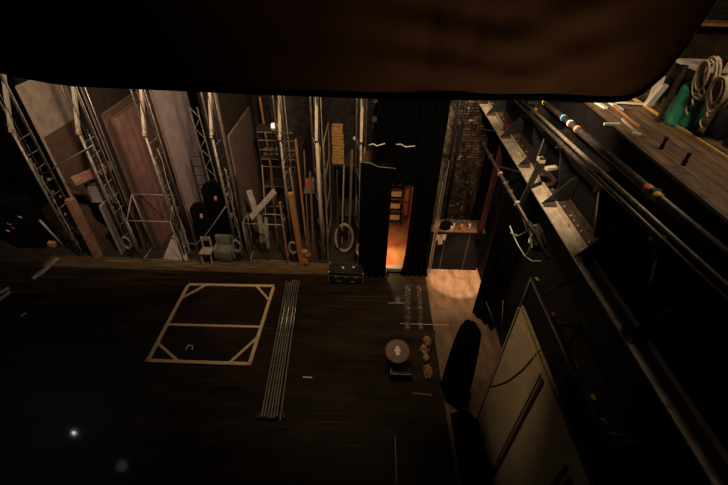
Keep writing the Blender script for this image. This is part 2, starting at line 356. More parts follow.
for i, X in enumerate(TX):
    t = thing('scenery_tower', (X, YF, 0), tl[i], 'tower', 'steel towers of the scenery dock')
    gap = 0.46 if i < 5 else 0.3
    pale = i == 5
    MB().tube((X, YF, 0), (X, YF, 4.15 if not pale else 4.0), 0.034 if not pale else .045, 10).build('front_post', 'paletimber' if pale else 'tubesteel', t, smooth=True)
    MB().tube((X + .02, YF + gap, 0), (X + .02, YF + gap, 6.4), 0.03, 10).build('rear_post', 'darkmetal', t, smooth=True)
    MB().tube((X - .12, YF + gap * .5, 0), (X - .12, YF + gap * .5, 6.4), 0.028, 10).build('side_post', 'darkmetal', t, smooth=True)
    for dx, dy, r_ in ((.07, .12, .010), (.11, .40, .014), (-.06, .52, .012)):
        MB().tube((X + dx, YF + dy * gap / .46, 0), (X + dx, YF + dy * gap / .46, 6.4), r_, 6).build('thin_upright', 'tubesteel' if dx > 0.08 else 'darkmetal', t, smooth=True)
    z = 0.35
    while z < 4.1:
        MB().tube((X, YF, z), (X + .02, YF + gap, z + random.uniform(-.02, .02)), 0.013, 6).build('rung', 'tubesteel', t)
        z += 0.42
    z = 0.4
    while z < 3.7:
        MB().tube((X, YF, z), (X - .12, YF + gap * .5, z + .4), 0.010, 6).build('lattice_bar', 'tubesteel', t)
        z += 0.8
    # pale raking brace from the post head up and back
    bl = 1.25
    wbr = 0.085 if i < 3 else (.095 if i < 5 else .14)
    rbr = MB().beam((X, YF - .03, 3.95), (X, YF + 1.15, 6.3), wbr, 0.07, (1, 0, 0)).build('raking_brace', 'paletimber', t, bevel=.006, label='pale timber brace')
    MB().box((X, YF - .01, 3.98), (.09, .09, .09)).build('brace_shoe', 'orangetimber' if i < 3 else 'darkmetal', rbr, bevel=.01)
    # loose cables tied down the tower
    for k in range(3):
        pts = []; ph = random.uniform(0, 6)
        x_, y_ = X + random.uniform(-.03, .10), YF + gap * random.uniform(.2, .8)
        zt = random.uniform(2.6, 4.0)
        for s in range(22):
            zz = zt * (1 - s / 21) + .02
            pts.append((x_ + .016 * math.sin(s * .9 + ph), y_ + .025 * math.sin(s * .5 + ph * 2), zz))
        MB().path(pts, 0.010, 5).build('cable', ['cable_grey', 'cable_black', 'rope'][k], t, smooth=True)
    for k in range(11):
        zz = random.uniform(.25, 3.4)
        MB().box((X + random.uniform(-.02, .06), YF + random.uniform(0, gap), zz), (.06, .05, random.uniform(.05, .13)), (0, 0, random.uniform(0, 1))).build('clamp', random.choice(['steel', 'darkmetal', 'darkmetal', 'umber', 'tubesteel', 'greyboard']), t, bevel=.008)
    # coil of cable hanging low on the front post
    if i in (1, 3, 4, 6):
        pts = [(X + .04 + .02 * math.sin(3 * a), YF - .055 - .01 * math.cos(5 * a), 0.55 + .0 + .19 * math.sin(a) * (1 + .1 * math.sin(a * .37)) + .0) if False else
               (X + .03 + (.11 + .02 * math.sin(a * .31)) * math.cos(a), YF - .06 - .012 * math.sin(a * .5), .62 + (.2 + .03 * math.sin(a * .23)) * math.sin(a)) for a in [k * 2 * math.pi / 18 for k in range(72)]]
        MB().path(pts, 0.011, 5).build('cable_coil', 'cable_grey' if i % 2 else 'rope', t, smooth=True)

# thin bar rising across the first bay
a = at(44, 173, y=9.14); b = at(92, 144, y=9.14)
tag(MB().tube((-8.36, 9.10, a.z), (-6.74, 9.10, b.z), 0.016, 8).build('cross_bar', 'tubesteel', smooth=True), 'thin bare steel bar rising rightward across the two-tone beige flat', 'bar')
# long light line beside second tower
tag(MB().tube((-6.66, 9.42, 0.0), (-6.60, 9.42, 6.3), 0.012, 8).build('long_rod', 'steel', smooth=True), 'long thin pale rod upright beside the second tower, left of the red-brown flat', 'rod')

# ---- flats stored on edge, running back between the towers
def flat(x, y0, y1, z1, mt, label, t=.05, edge='orangetimber', seam=None, mt2=None, z0=0.0):
    f = thing('scenery_flat', (x, (y0 + y1) / 2, z0), label, 'scenery flat', 'scenery flats stored on edge in the dock')
    if seam:
        MB().box((x, (y0 + y1) / 2, (z0 + seam) / 2), (t, y1 - y0, seam - z0)).build('lower_panel', mt2, f, label='dark brown lower panel')
        MB().box((x, (y0 + y1) / 2, (seam + z1) / 2), (t, y1 - y0, z1 - seam - .004)).build('upper_panel', mt, f, label='beige upper panel')
    else:
        MB().box((x, (y0 + y1) / 2, (z0 + z1) / 2), (t, y1 - y0, z1 - z0)).build('panel', mt, f)
    MB().box((x, y0 - .014, (z0 + z1) / 2), (t + .01, .026, z1 - z0)).build('edge_batten', edge, f)
    MB().box((x, (y0 + y1) / 2, z1 + .014), (t + .01, y1 - y0, .026)).build('top_batten', edge, f)
    return f
flat(at(31, 115, y=9.72).x, 9.72, 12.3, at(14, 87, y=9.72).z, 'beige', 'tall two-tone flat, beige above and dark brown below, in the leftmost bay', seam=at(45, 138, y=9.72).z, mt2='brown', edge='paletimber')
flat(at(113, 120, y=9.72).x - .24, 9.75, 12.4, 4.2, 'brown', 'dark brown flat showing as a narrow strip left of the red-brown flat', edge='brown')
flat(at(113, 120, y=9.72).x, 9.72, 12.2, at(113, 119, y=9.72).z, 'redbrown', 'tall red-brown flat between the second and third towers', edge='brown')
flat(at(158, 115, y=9.72).x, 9.72, 11.6, 6.0, 'mauve', 'tall mauve-grey flat right of the third tower, rising out of view', edge='umber')
flat(at(229, 140, y=9.72).x, 9.72, 11.9, at(229, 137, y=9.72).z, 'umber', 'tall umber flat right of the fourth tower', edge='umber')
flat(-7.45, 9.32, 10.3, 1.72, 'olive', 'low olive-grey board beside the speckled pink pillar', edge='greyboard')

# ---- bay one: pillar, plank, sash
tag(MB().box((-8.03, 9.10, 1.06), (.21, .16, 2.06), (0, 0, .15)).build('square_pillar', 'pinkspeckle', bevel=.01), 'speckled pink square pillar standing at the foot of the leftmost tower', 'pillar')
tag(MB().beam((-7.86, 9.30, 2.52), (-7.14, 10.0, 2.68), .06, .26).build('plank', 'pinkspeckle', bevel=.006), 'pinkish-orange speckled plank wedged high in the leftmost bay', 'plank')
sa = thing('window_sash', (-7.51, 9.5, 1.72), 'small two-pane window sash below the pinkish-orange plank', 'window sash')
for (x0, x1) in ((-7.84, -7.54), (-7.48, -7.18)):
    MB().box(((x0 + x1) / 2, 9.66, 1.95), (x1 - x0, .02, .50)).build('pane', 'mauve', sa)
MB().box((-7.51, 9.66, 1.67), (.78, .05, .05)).build('bottom_rail', 'greyboard', sa)
MB().box((-7.51, 9.66, 2.23), (.78, .05, .05)).build('top_rail', 'brown', sa)
for x in (-7.88, -7.51, -7.14): MB().box((x, 9.66, 1.95), (.05, .05, .51)).build('stile', 'brown', sa)
MB().box((-7.51, 9.70, .81), (.06, .04, 1.58)).build('stand_leg', 'brown', sa)

# ---- tube cages
def cage(x0, x1, y0, y1, z1, label, r=.019, back=None):
    t = thing('tube_cage', ((x0 + x1) / 2, (y0 + y1) / 2, 0.03), label, 'cage frame')
    zb = back or z1; e = .0
    for x in (x0, x1):
        MB().tube((x, y0, .03), (x, y0, z1), r, 8).build('front_post', 'greyrack', t, smooth=True)
        MB().tube((x, y1, .03), (x, y1, zb), r, 8).build('back_post', 'greyrack', t, smooth=True)
        MB().tube((x, y0, z1), (x, y1, zb), r, 8).build('side_rail', 'greyrack', t, smooth=True)
        MB().tube((x, y0, .06), (x, y1, .06), r, 8).build('side_rail', 'greyrack', t, smooth=True)
    for z in (z1, .06): MB().tube((x0, y0, z), (x1, y0, z), r, 8).build('front_rail', 'greyrack', t, smooth=True)
    MB().tube((x0, y1, zb), (x1, y1, zb), r, 8).build('back_rail', 'greyrack', t, smooth=True)
    return t
cage(-6.62, -5.41, 8.99, 9.62, 1.50, 'grey tube cage frame in front of the red-brown flat', back=1.98)
cg = cage(-3.44, -2.32, 9.12, 9.62, 1.42, 'grey tube cage frame under the zigzag bench, in front of the umber flat')
MB().tube((-2.85, 9.12, .06), (-2.85, 9.12, 1.42), .019, 8).build('middle_post', 'greyrack', cg, smooth=True)
# pale boards in the first cage
def board(name, poly, ext, mt, label, cat='board'):
    return tag(MB().prism(poly, ext).build(name, mt), label, cat)
board('pale_board', [at(163, 259, y=9.06), at(188, 260.5, y=9.06), at(181, 237, y=9.40), at(172, 236, y=9.40)], (0, .02, .005), 'palepink', 'pale pinkish board leaning in the tube cage by the red-brown flat')
board('slanted_board', [(-5.78, 9.62, .06), (-5.44, 9.62, .06), (-5.46, 9.64, 1.15)], (0, .02, 0), 'greyboard', 'triangular greyish board standing behind the pale pinkish board')
# zigzag bench over the second cage
zb = thing('zigzag_unit', (-2.9, 9.35, 1.44), 'grey zigzag of jointed boards sitting on the right tube cage', 'bench')
pz = [at(249, 190, y=9.75), at(256, 212, y=9.5), at(273, 193, y=9.75), at(256, 217, y=9.45), at(262, 240, y=9.3), at(268, 238, y=9.5)]
MB().beam(pz[0], pz[1], .16, .035, (0, 1, 0)).build('board', 'greyboard', zb)
MB().beam(at(275, 191, y=9.75), at(251, 218, y=9.4), .18, .04, (0, -.5, 1)).build('board', 'greyboard', zb)
MB().beam(at(259, 215, y=9.4), at(263, 242, y=9.35), .13, .035, (0, 1, 0)).build('board', 'greyboard', zb)
MB().beam(at(266, 218, y=9.52), at(268, 248, y=9.45), .10, .035, (0, 1, 0)).build('board', 'greyboard', zb)

# ---- bay three: black wrapped pieces, chair, armchair, ladder, lattice
def wrapped(x, y, z1, w, label, lz):
    t = thing('wrapped_flat', (x, y, 0), label, 'wrapped scenery', 'black wrapped pieces standing in the third bay')
    def fn(u, v):
        xx = x + w * (u - .5); top = z1 * (1 - .10 * abs(2 * u - 1) ** 3)
        return (xx + .02 * math.sin(v * 9), y + .03 * math.sin(u * 14) * (1 - v * .6) + .15 * v, .01 + top * v)
    MB().sheet(fn, 18, 18, (0, .14, 0)).build('cover', 'black', t, smooth=True)
    p = Vector(fn(.62, lz)); 
    MB().box(p + Vector((0, -.03, 0)), (.075, .02, .13), (-.1, .2, 0)).build('tag', 'pinklabel', t, label='small pink tag')
wrapped(-4.80, 9.36, 1.75, .50, 'black wrapped piece with pink tag, leftmost and shortest of three', .80)
wrapped(-4.40, 9.64, 2.3, .62, 'black wrapped piece with pink tag, tallest and middle of three', .80)
wrapped(-4.0, 9.56, 1.5, .34, 'narrow black wrapped piece behind the grey-green armchair, rightmost of three', .85)
ch = thing('wooden_chair', (-4.66, 9.1, 0), 'small pale-legged wooden chair on the dock floor by the grey-green armchair', 'chair')
cx, cy = -4.66, 9.0
for sx in (-1, 1):
    MB().beam((cx + .13 * sx, cy - .08, .03), (cx + .15 * sx, cy - .05, .42), .035, .035).build('leg', 'palepink', ch)
    MB().beam((cx + .13 * sx, cy + .18, .03), (cx + .12 * sx, cy + .20, .85), .035, .035).build('leg', 'palepink', ch)
MB().box((cx, cy + .06, .43), (.36, .34, .035)).build('seat', 'greyboard', ch, bevel=.008)
MB().box((cx, cy + .20, .78), (.30, .025, .13)).build('backrest', 'greyboard', ch, bevel=.008)
ac = thing('armchair', (-4.2, 9.2, 0), 'grey-green upholstered armchair on the dock floor left of the fourth tower', 'armchair')
MB().box((-4.16, 9.22, .24), (.50, .36, .40)).build('seat', 'greengrey', ac, bevel=.05, smooth=True)
MB().box((-4.16, 9.42, .50), (.62, .12, .55)).build('backrest', 'greengrey', ac, bevel=.05, smooth=True)
for s in (-1, 1): MB().box((-4.16 + s * .27, 9.22, .33), (.1, .40, .38)).build('armrest', 'greengrey', ac, bevel=.04, smooth=True)
tag(MB().path([at(185, 243, y=9.1), at(196, 244, y=9.05), at(205, 236, y=9.05), at(215, 222, y=9.05), at(226, 206, y=9.1)], .012, 6).build('sagging_cable', 'cable_grey', smooth=True), 'grey cable sagging across the black wrapped pieces', 'cable')
# pale lattice truss
lt = thing('lattice_truss', (-4.3, 9.7, 2.4), 'slender tan lattice truss standing right of the mauve-grey flat', 'truss')
A0, A1 = at(189, 107, y=10.2), at(211, 178, y=10.2); B0, B1 = at(197, 107, y=10.2), at(218, 178, y=10.2)
MB().beam(A0, (A1.x, A1.y, 0.03), .025, .025).build('chord', 'tubesteel', lt); MB().beam(B0, (B1.x, B1.y, 0.03), .025, .025).build('chord', 'tubesteel', lt)
n = 15
A1b, B1b = Vector((A1.x, A1.y, 0)), Vector((B1.x, B1.y, 0))
for k in range(n):
    p, q = (A0, A1b), (B0, B1b)
    s, e = k / n, (k + 1) / n
    if k % 2: p, q = q, p
    MB().beam(lerp(p[0], p[1], s), lerp(q[0], q[1], e), .016, .016).build('web_bar', 'tubesteel', lt)
ld = thing('black_ladder', (-4.55, 9.9, 0), 'black steel ladder leaning between the mauve-grey flat and the tan lattice truss', 'ladder')
la, lb = at(190, 160, y=10.05), at(199, 152, y=10.05)
for p in (la, lb): MB().tube((p.x, 10.0, 0), (p.x, 10.08, p.z), .022, 8).build('side_rail', 'blackmetal', ld)
for k in range(10):
    z = .3 + k * .3
    MB().tube((la.x, 10.04, z), (lb.x, 10.04, z), .016, 8).build('rung', 'blackmetal', ld)

# ---- bay five: steel rack with rails
rk = thing('steel_rack', (-2.7, 11.2, 0), 'tall dark steel rack with rows of rails behind the zigzag bench', 'rack')
for x in (-3.2, -2.15):
    for y in (11.0, 11.5):
        MB().tube((x, y, 0), (x, y, 3.4), .02, 8).build('upright', 'darkmetal', rk)
for z in (3.35, 3.1, 2.8, 2.5, 2.25, 1.55, .8):
    MB().tube((-3.2, 11.0, z), (-2.15, 11.0, z), .016, 8).build('rail', 'tubesteel', rk)
for z in (2.55, 1.6, .75):
    MB().box((-2.675, 11.25, z), (1.04, .5, .03)).build('shelf', 'darkmetal', rk)
for k in range(6):
    tag(MB().box((-3.05 + k * .17, 11.22, 2.57 + .10), (.13, .26, random.uniform(.14, .2)), (0, 0, random.uniform(-.1, .1))).build('storage_box', random.choice(['brown', 'greyboard', 'umber']), bevel=.006),
        ['leftmost', 'second from left', 'third from left', 'third from right', 'second from right', 'rightmost'][k] + ' small storage box on the dark steel rack shelf', 'box', 'storage boxes on the steel rack')
wb = at(274, 132, y=11.1)
tag(MB().box((wb.x, 11.2, 3.40 + .075), (.16, .14, .12)).build('lamp_box', mat('lit lamp face', (.8, .76, .68), (.75, .7, .62), emit=(1, .9, .75), emit_s=.9), bevel=.01), 'small glowing white lamp box on top of the dark steel rack', 'lamp')
lc = thing('top_shelf_board', (-2.5, 11.2, 3.365), 'thin board across the top of the dark steel rack', 'board'); MB().box((-2.68, 11.25, 3.39), (1.1, .5, .02)).build('board', 'darkmetal', lc)
a, b = at(257.5, 100, y=12.2), at(264, 131, y=12.0)
tag(MB().beam((a.x, 12.5, a.z), (b.x + .05, 12.2, 0.0), .07, .04).build('timber_lath', 'orangetimber'), 'thin orange lath leaning on the back wall behind the steel rack', 'lath')
# thick orange post and slim laths
tag(MB().beam((-1.84, 9.02, .03), (-1.98, 9.08, 2.5), .15, .13).build('timber_post', 'orangetimber', bevel=.008), 'thick orange-brown timber post standing on the dock edge', 'post')
tag(MB().beam((-1.83, 10.0, 0), (-1.90, 10.0, 3.6), .06, .05).build('timber_lath', 'orangetimber'), 'slim upright orange lath behind the thick timber post', 'lath')
tag(MB().beam((-1.32, 9.9, 0), (-1.36, 10.0, 3.0), .05, .04).build('timber_lath', 'orangetimber'), 'slim orange lath left of the pale tower post', 'lath')
tag(MB().beam((-2.25, 9.0, .03), (-2.3, 9.1, 2.2), .05, .04).build('timber_lath', 'pinkspeckle'), 'short pinkish lath left of the thick timber post', 'lath')
sk = MB()
for k in range(5): sk.sphere((-1.72 + random.uniform(-.08, .08), 9.06 + random.uniform(-.04, .04), .14 + .09 * k), .12, (1, .8, .9))
tag(sk.build('rag_bundle', 'rag', smooth=True), 'bundle of crumpled brown cloth at the foot of the thick timber post', 'cloth')
# bay six back: dark cabinet
cb = thing('dark_cabinet', (-1.5, 10.8, 0), 'dark shelving cabinet between the orange post and the pale tower post', 'cabinet')
MB().box((-1.58, 11.1, .8), (.62, .5, 1.6)).build('body', 'blackmetal', cb, bevel=.01)
MB().box((-1.58, 10.83, 1.62), (.66, .58, .03)).build('top', 'tubesteel', cb)
rb = MB()
for k, nm in enumerate(('red', 'greyboard', 'brown')):
    x = -1.78 + k * .2
    tag(MB().box((x, 10.85, 1.64 + .14 + .02 * k), (.17, .25, .26 + .04 * k)).build('storage_box', ['redpaint', 'greyboard', 'brown'][k], bevel=.006),
        ['small red box', 'small pale grey box', 'small brown box'][k] + ' on top of the dark shelving cabinet', 'box', 'boxes on the dark cabinet')
# high shelf with crates
hs = thing('high_shelf', (-.5, 11.5, 0), 'black high shelf carrying stacked orange crates near the curtain', 'shelf')
MB().box((-.48, 11.5, 2.28), (1.16, .7, .04)).build('shelf_board', 'darkmetal', hs)
for x in (-1.02, .06):
    MB().box((x, 11.2, 1.13), (.05, .05, 2.26)).build('leg', 'blackmetal', hs); MB().box((x, 11.8, 1.13), (.05, .05, 2.26)).build('leg', 'blackmetal', hs)
def crate(x, y, z, w, d, h, label):
    t = thing('wooden_crate', (x, y, z), label, 'crate', 'orange wooden crates on the high shelf')
    for k in range(3):
        zz = z + h * (k + .5) / 3
        MB().box((x, y - d / 2, zz), (w, .02, h / 3 - .02)).build('slat', 'cratewood', t)
        MB().box((x, y + d / 2, zz), (w, .02, h / 3 - .02)).build('slat', 'cratewood', t)
    for s in (-1, 1): MB().box((x + s * (w / 2 - .012), y, z + h / 2), (.024, d - .02, h - .01)).build('end_panel', 'cratewood', t)
    MB().box((x, y, z + .012), (w - .05, d - .03, .02)).build('bottom', 'cratewood', t)
KX = at(338, 142, y=11.3).x
crate(KX, 11.35, 2.302, .36, .30, .30, 'orange wooden crate, bottom of the stack on the high shelf')
crate(KX + .01, 11.35, 2.604, .34, .30, .30, 'orange wooden crate, second from the bottom on the high shelf')
crate(KX, 11.35, 2.906, .34, .28, .28, 'orange wooden crate, third from the bottom on the high shelf')
crate(KX - .01, 11.35, 3.188, .32, .28, .30, 'orange wooden crate, topmost of the stack on the high shelf')
dm = thing('black_loudspeaker', (-.36, 11.4, 2.30), 'tall narrow black box beside the orange crates on the high shelf', 'loudspeaker')
MB().box((-.36, 11.4, 2.302 + .32), (.26, .26, .64)).build('cabinet', 'blackmetal', dm, bevel=.01)
wl = thing('work_lamp', (-.36, 11.4, 2.95), 'small white lamp head on top of the tall black box', 'lamp')
MB().tube((-.36, 11.4, 2.94), (-.36, 11.4, 3.02), .02).build('stem', 'blackmetal', wl); MB().lathe([(.03, 0), (.075, .03), (.07, .09), (.02, .12)], (-.36, 11.38, 3.02), 14).build('shade', 'white', wl, smooth=True)
crate(-.02, 11.35, 2.302, .28, .28, .34, 'orange wooden crate alone right of the tall black box')
# horizontals beyond last tower
sr = thing('wall_rack', (.30, 12.5, 0), 'tall steel shelf rack against the back wall above the black curtain', 'rack')
for x in (.12, .68): MB().box((x, 12.4, 3.0), (.04, .3, 6.0)).build('upright', 'blackmetal', sr)
for z in (3.3, 3.9, 4.5, 5.1): MB().box((.4, 12.4, z), (.52, .4, .03)).build('shelf', 'tubesteel', sr)
# frame bracket by pale post
bf = thing('gate_frame', (-1.0, 9.3, 0), 'slim steel gate frame running back from the pale tower post', 'gate')
for y in (9.05, 10.3): MB().tube((-1.05, y, 0), (-1.05, y, 3.95), .022, 8).build('upright', 'tubesteel', bf)
for z in (3.95, 3.0, 2.0, 1.0): MB().tube((-1.05, 9.05, z), (-1.05, 10.3, z), .018, 8).build('rail', 'tubesteel', bf)

pts = [(-.62 + (.27 + .02 * math.sin(a * .37)) * math.cos(a), 9.72 + .03 * math.sin(a * .21) + .12 * (math.sin(a) + 1), .47 + (.42 + .02 * math.sin(a * .29)) * math.sin(a)) for a in [k * 2 * math.pi / 24 for k in range(24 * 6)]]
tag(MB().path(pts, .022, 7).build('hose_coil', 'greyboard', smooth=True), 'tall oval coil of grey hose standing on the dock floor behind the black flight case', 'hose')
for k, (px0, px1, pyt, y_, mm, w_, lab) in enumerate(((337, 339, 170, 9.5, 'darkmetal', .05, 'dark steel length leaning left of the oval hose coil'), (352, 349, 150, 9.9, 'umber', .07, 'dark brown batten leaning behind the oval hose coil'),
        (344, 342, 165, 10.2, 'greyboard', .04, 'thin grey batten leaning behind the oval hose coil'), (310, 314, 172, 9.7, 'umber', .06, 'dark brown batten leaning between the orange post and the pale tower post'),
        (304, 309, 150, 9.5, 'tubesteel', .03, 'thin tan tube standing just right of the thick orange-brown post'), (271, 279, 170, 10.0, 'umber', .06, 'dark brown batten behind the right tube cage'),
        (262, 270, 165, 10.3, 'greyboard', .03, 'thin grey batten behind the zigzag bench'), (236, 248, 175, 9.45, 'darkmetal', .04, 'dark steel length leaning left of the zigzag bench'))):
    a = at(px0, pyt, y=y_ + .25)
    b = at(px1, 255, y=y_); 
    tag(MB().beam((b.x, y_, 0.0), a, w_, w_ * .6).build('leaning_batten', mm), lab, 'batten', 'battens leaning in the dock bays')
bk = thing('black_hamper', (-.62, 10.6, 0), 'large black hamper under the high shelf', 'hamper')
MB().box((-.48, 10.75, .42), (.8, .5, .80)).build('body', 'blackmetal', bk, bevel=.02); MB().box((-.48, 10.75, .85), (.84, .54, .06)).build('lid', 'darkmetal', bk, bevel=.01)

# ------------------------------------------------------------------ flight case
fc = thing('flight_case', (-.48, 8.48, 0), 'black flight case with bright metal edges on the floor by the curtain', 'case')
ang = -0.03
def rt(p, o=Vector((-.48, 8.48, 0)), a=ang):
    v = Vector(p); return o + Vector((v.x * math.cos(a) - v.y * math.sin(a), v.x * math.sin(a) + v.y * math.cos(a), v.z))
fbody = MB().box(rt((0, 0, .235)), (1.0, .42, .37), (0, 0, ang)).build('body', 'blackmetal', fc, bevel=.005)
for sx in (-1, 1):
    for sy in (-1, 1):
        MB().box(rt((sx * .49, sy * .20, .235)), (.035, .035, .38), (0, 0, ang)).build('corner_edge', 'steel', fbody)
        MB().sphere(rt((sx * .488, sy * .198, .418)), .032).build('ball_corner', 'steel', fbody, smooth=True)
        MB().tube(rt((sx * .38 - .015, sy * .14, .026)), rt((sx * .38 + .015, sy * .14, .026)), .026).build('castor', 'blackmetal', fc)
for sy in (-1, 1):
    MB().box(rt((0, sy * .20, .415)), (.98, .02, .022), (0, 0, ang)).build('top_edge', 'darkmetal', fc)
    MB().box(rt((0, sy * .205, .30)), (.98, .02, .022), (0, 0, ang)).build('lid_seam', 'steel', fbody)
for x in (-.28, 0, .28):
    MB().box(rt((x, -.216, .27)), (.085, .014, .09), (0, 0, ang)).build('latch', 'steel', fbody, bevel=.004)
MB().box(rt((-.1, 0.02, .424)), (.04, .10, .006), (0, 0, .5)).build('sticker', 'whitetape', fbody)
MB().box(rt((.2, 0.06, .424)), (.06, .04, .006), (0, 0, .2)).build('sticker', 'whitetape', fbody)
for s in (-1, 1): MB().path([rt((s * .2 - .06, -.22, .16)), rt((s * .2 - .05, -.24, .13)), rt((s * .2 + .05, -.24, .13)), rt((s * .2 + .06, -.22, .16))], .008, 6).build('handle', 'steel', fbody)

# ------------------------------------------------------------------ black curtains around the corridor gap
def leg(x0, x1, y, z0, z1, label, name='black_curtain', folds=5, flare=0.0, t=.03):
    def fn(u, v):
        x = lerp(x0, x1, u)
        fl = flare * math.exp(-v * 14)
        x += (u - .5) * fl
        return (x, y + .05 * math.sin(u * folds * 6.283) + .015 * math.sin(u * 23 + v * 5), lerp(z0, z1, v))
    return tag(MB().sheet(fn, 40, 24, (0, t, 0)).build(name, 'black', smooth=True), label, 'curtain')
leg(.20, .66, 8.72, .005, 6.4, 'black stage leg curtain left of the lit red corridor')
leg(-.14, .62, 8.60, .005, at(378, 165, y=8.6).z + .05, 'shorter black drape in front of the left leg curtain, by the flight case', folds=4)
leg(1.20, 1.80, 8.72, .005, 6.4, 'black stage leg curtain right of the lit red corridor, flared at its foot', flare=.22)
leg(.60, 1.28, 8.84, 2.95, 6.4, 'black header cloth hanging over the red corridor opening', folds=3)
# white-edged bits on the header
for (x0, y0, x1, y1, lab) in ((369, 145, 385, 143.5, 'pale bent rod on the black left curtain'), (396, 144.5, 415, 146, 'white strip tied across the black header cloth'), (361, 162, 396, 168.5, 'thin grey line strung across the black left curtain')):
    yy = 8.655 if y0 < 160 else 8.57
    p, q = at(x0, y0, y=yy), at(x1, y1, y=yy)
    mid = lerp(p, q, .5) + Vector((0, -.02, -.03))
    tag(MB().path([p, lerp(p, q, .25) + Vector((0, 0, .02)), mid, q], .014 if y0 < 160 else .008, 6).build('tie_rod', 'whitetape' if y0 < 160 else 'cable_grey', smooth=True), lab, 'rod')
# corridor rack
cr = thing('corridor_rack', (1.08, 11.3, .08), 'black shelf rack at the end of the red corridor', 'rack')
for x in (.60, 1.26):
    for y in (11.1, 11.5): MB().box((x, y, .08 + .80), (.045, .045, 1.6)).build('upright', 'blackmetal', cr)
for z in (.16, .62, 1.08, 1.62): MB().box((.93, 11.3, .08 + z), (.66, .44, .05)).build('shelf', 'blackmetal', cr)
for k, (z, w) in enumerate(((.27, .5), (.73, .46), (1.19, .5))):
    tag(MB().box((.93, 11.3, z + .125), (w, .3, .2)).build('brown_box', 'orangetimber', bevel=.008), 'orange-brown box on the ' + ('bottom', 'middle', 'upper')[k] + ' shelf of the corridor rack', 'box', 'boxes on the corridor rack')
tag(MB().box((.9, 8.95, .06), (.56, .16, .12)).build('threshold_step', 'greyboard', bevel=.006), 'low grey step at the mouth of the red corridor', 'step')
tag(MB().box((.66, 8.86, .10), (.07, .1, .2)).build('floor_bracket', 'white', bevel=.006), 'small pale block on the floor at the left curtain edge', 'block')

# ------------------------------------------------------------------ right: ply counter below brick
ctr = thing('plywood_counter', (2.65, 9.1, 0), 'dark brown plywood counter front below the old brick wall', 'counter')
MB().box((2.66, 9.06, .69), (1.5, .05, 1.38)).build('front_panel', 'blackwall', ctr)
MB().box((2.66, 9.36, 1.395), (1.5, .6, .03)).build('top', 'sidefloor', ctr)
for x in (2.3, 2.98): MB().box((x, 9.03, .69), (.03, .012, 1.36)).build('cover_strip', 'flatdark', ctr)
for k, (x, z, rz) in enumerate(((2.10, 1.20, .05), (2.18, 1.06, -.04), (2.25, 1.22, .1))):
    tag(MB().box((x, 9.0325 - .004 * k, z), (.13, .004, .20), (0, rz, 0)).build('paper_sheet', 'paletimber'), ['cream paper sheet pinned on the counter, leftmost', 'cream paper sheet pinned on the counter, lowest', 'cream paper sheet pinned on the counter, nearest its top right'][k], 'paper', 'papers pinned on the counter')
bg = MB()
for k in range(6): bg.sphere((2.32 + random.uniform(-.1, .1), 9.2 + random.uniform(-.06, .06), 1.50 + random.uniform(-.02, .06)), .12, (1.2, .9, .8))
tag(bg.build('black_bag', 'black', smooth=True), 'slumped black bag on the plywood counter', 'bag')
random.seed(11)
jar = ['white', 'yellowtape', 'blue', 'bottle', 'orangetape', 'steel', 'redpaint', 'white', 'bottle']
jl = ['white', 'yellow', 'blue', 'amber', 'orange', 'grey metal', 'red', 'white', 'amber']
for k in range(9):
    x = 2.46 + .075 * k; y = 9.15 + (k % 3) * .11; h = random.uniform(.10, .2)
    nm = jl[k]
    t = thing('paint_pot', (x, y, 1.41), nm + ' pot on the plywood counter, ' + ['nearest', 'second nearest', 'third nearest', 'fourth nearest', 'fifth nearest', 'sixth nearest', 'seventh nearest', 'eighth nearest', 'farthest'][k] + (' from' if k == 8 else '') + ' the black bag', 'pot', 'pots on the plywood counter')
    MB().lathe([(.032, 0), (.036, h * .1), (.036, h * .8), (.028, h)], (x, y, 1.412), 12).build('pot', jar[k], t, smooth=True)
    MB().lathe([(.03, 0), (.03, .02)], (x, y, 1.412 + h), 12).build('lid', 'steel' if k % 2 else 'black', t)
tag(MB().beam((2.0, 9.15, 1.425), (2.10, 9.34, 1.55), .16, .03).build('orange_board', 'orangetimber'), 'short orange board offcut on the left end of the plywood counter', 'board')
# dark pipes on brick, foil-wrapped duct
du = thing('wrapped_duct', (2.1, 10.7, 0), 'crinkled metallic-wrapped duct rising up the brick wall', 'duct')
def duct(u, v):
    a = u * math.pi; z = .02 + v * 6.4
    r = .20 + .03 * math.sin(z * 9 + 3 * math.sin(a * 3)) + .02 * math.sin(a * 9 + z * 17)
    return (2.12 - r * math.cos(a), 10.79 - r * math.sin(a), z)
MB().sheet(duct, 20, 110, (0, .015, 0)).build('wrapping', mat('crinkled foil', (.48, .38, .28), (.16, .11, .075), .3, .6, scale=9, bump=.8), du)
for z in (3.05, 4.6): MB().box((2.12, 10.65, z), (.46, .3, .05)).build('strap', 'darkmetal', du)
for k, x in enumerate((2.45, 2.62)):
    tag(MB().tube((x, 10.77, 0), (x, 10.77, 6.6), .04, 10).build('wall_pipe', 'blackmetal', smooth=True), ['black pipe up the brick wall, next to the metallic-wrapped duct', 'black pipe up the brick wall, farther from the duct'][k], 'pipe', 'pipes on the brick wall')
# dark red drape
def rd(u, v): return (3.14 + .14 * u, 8.9 + .05 * math.sin(u * 22), 1.3 + 3.3 * v)
tag(MB().sheet(rd, 24, 10, (0, .02, 0)).build('red_drape', 'red', smooth=True), 'narrow dark red drape hanging beside the brick wall', 'curtain')
for k in range(3):
    x = 1.93 + k * .035
    tag(MB().tube((x, 8.84, 0), (x, 8.84, 3.1 + k * .3), .009, 6).build('hand_line', ['rope', 'pinkspeckle', 'cable_grey'][k]), ['pale rope', 'pinkish line', 'grey cable'][k] + ' hanging beside the right leg curtain', 'rope')

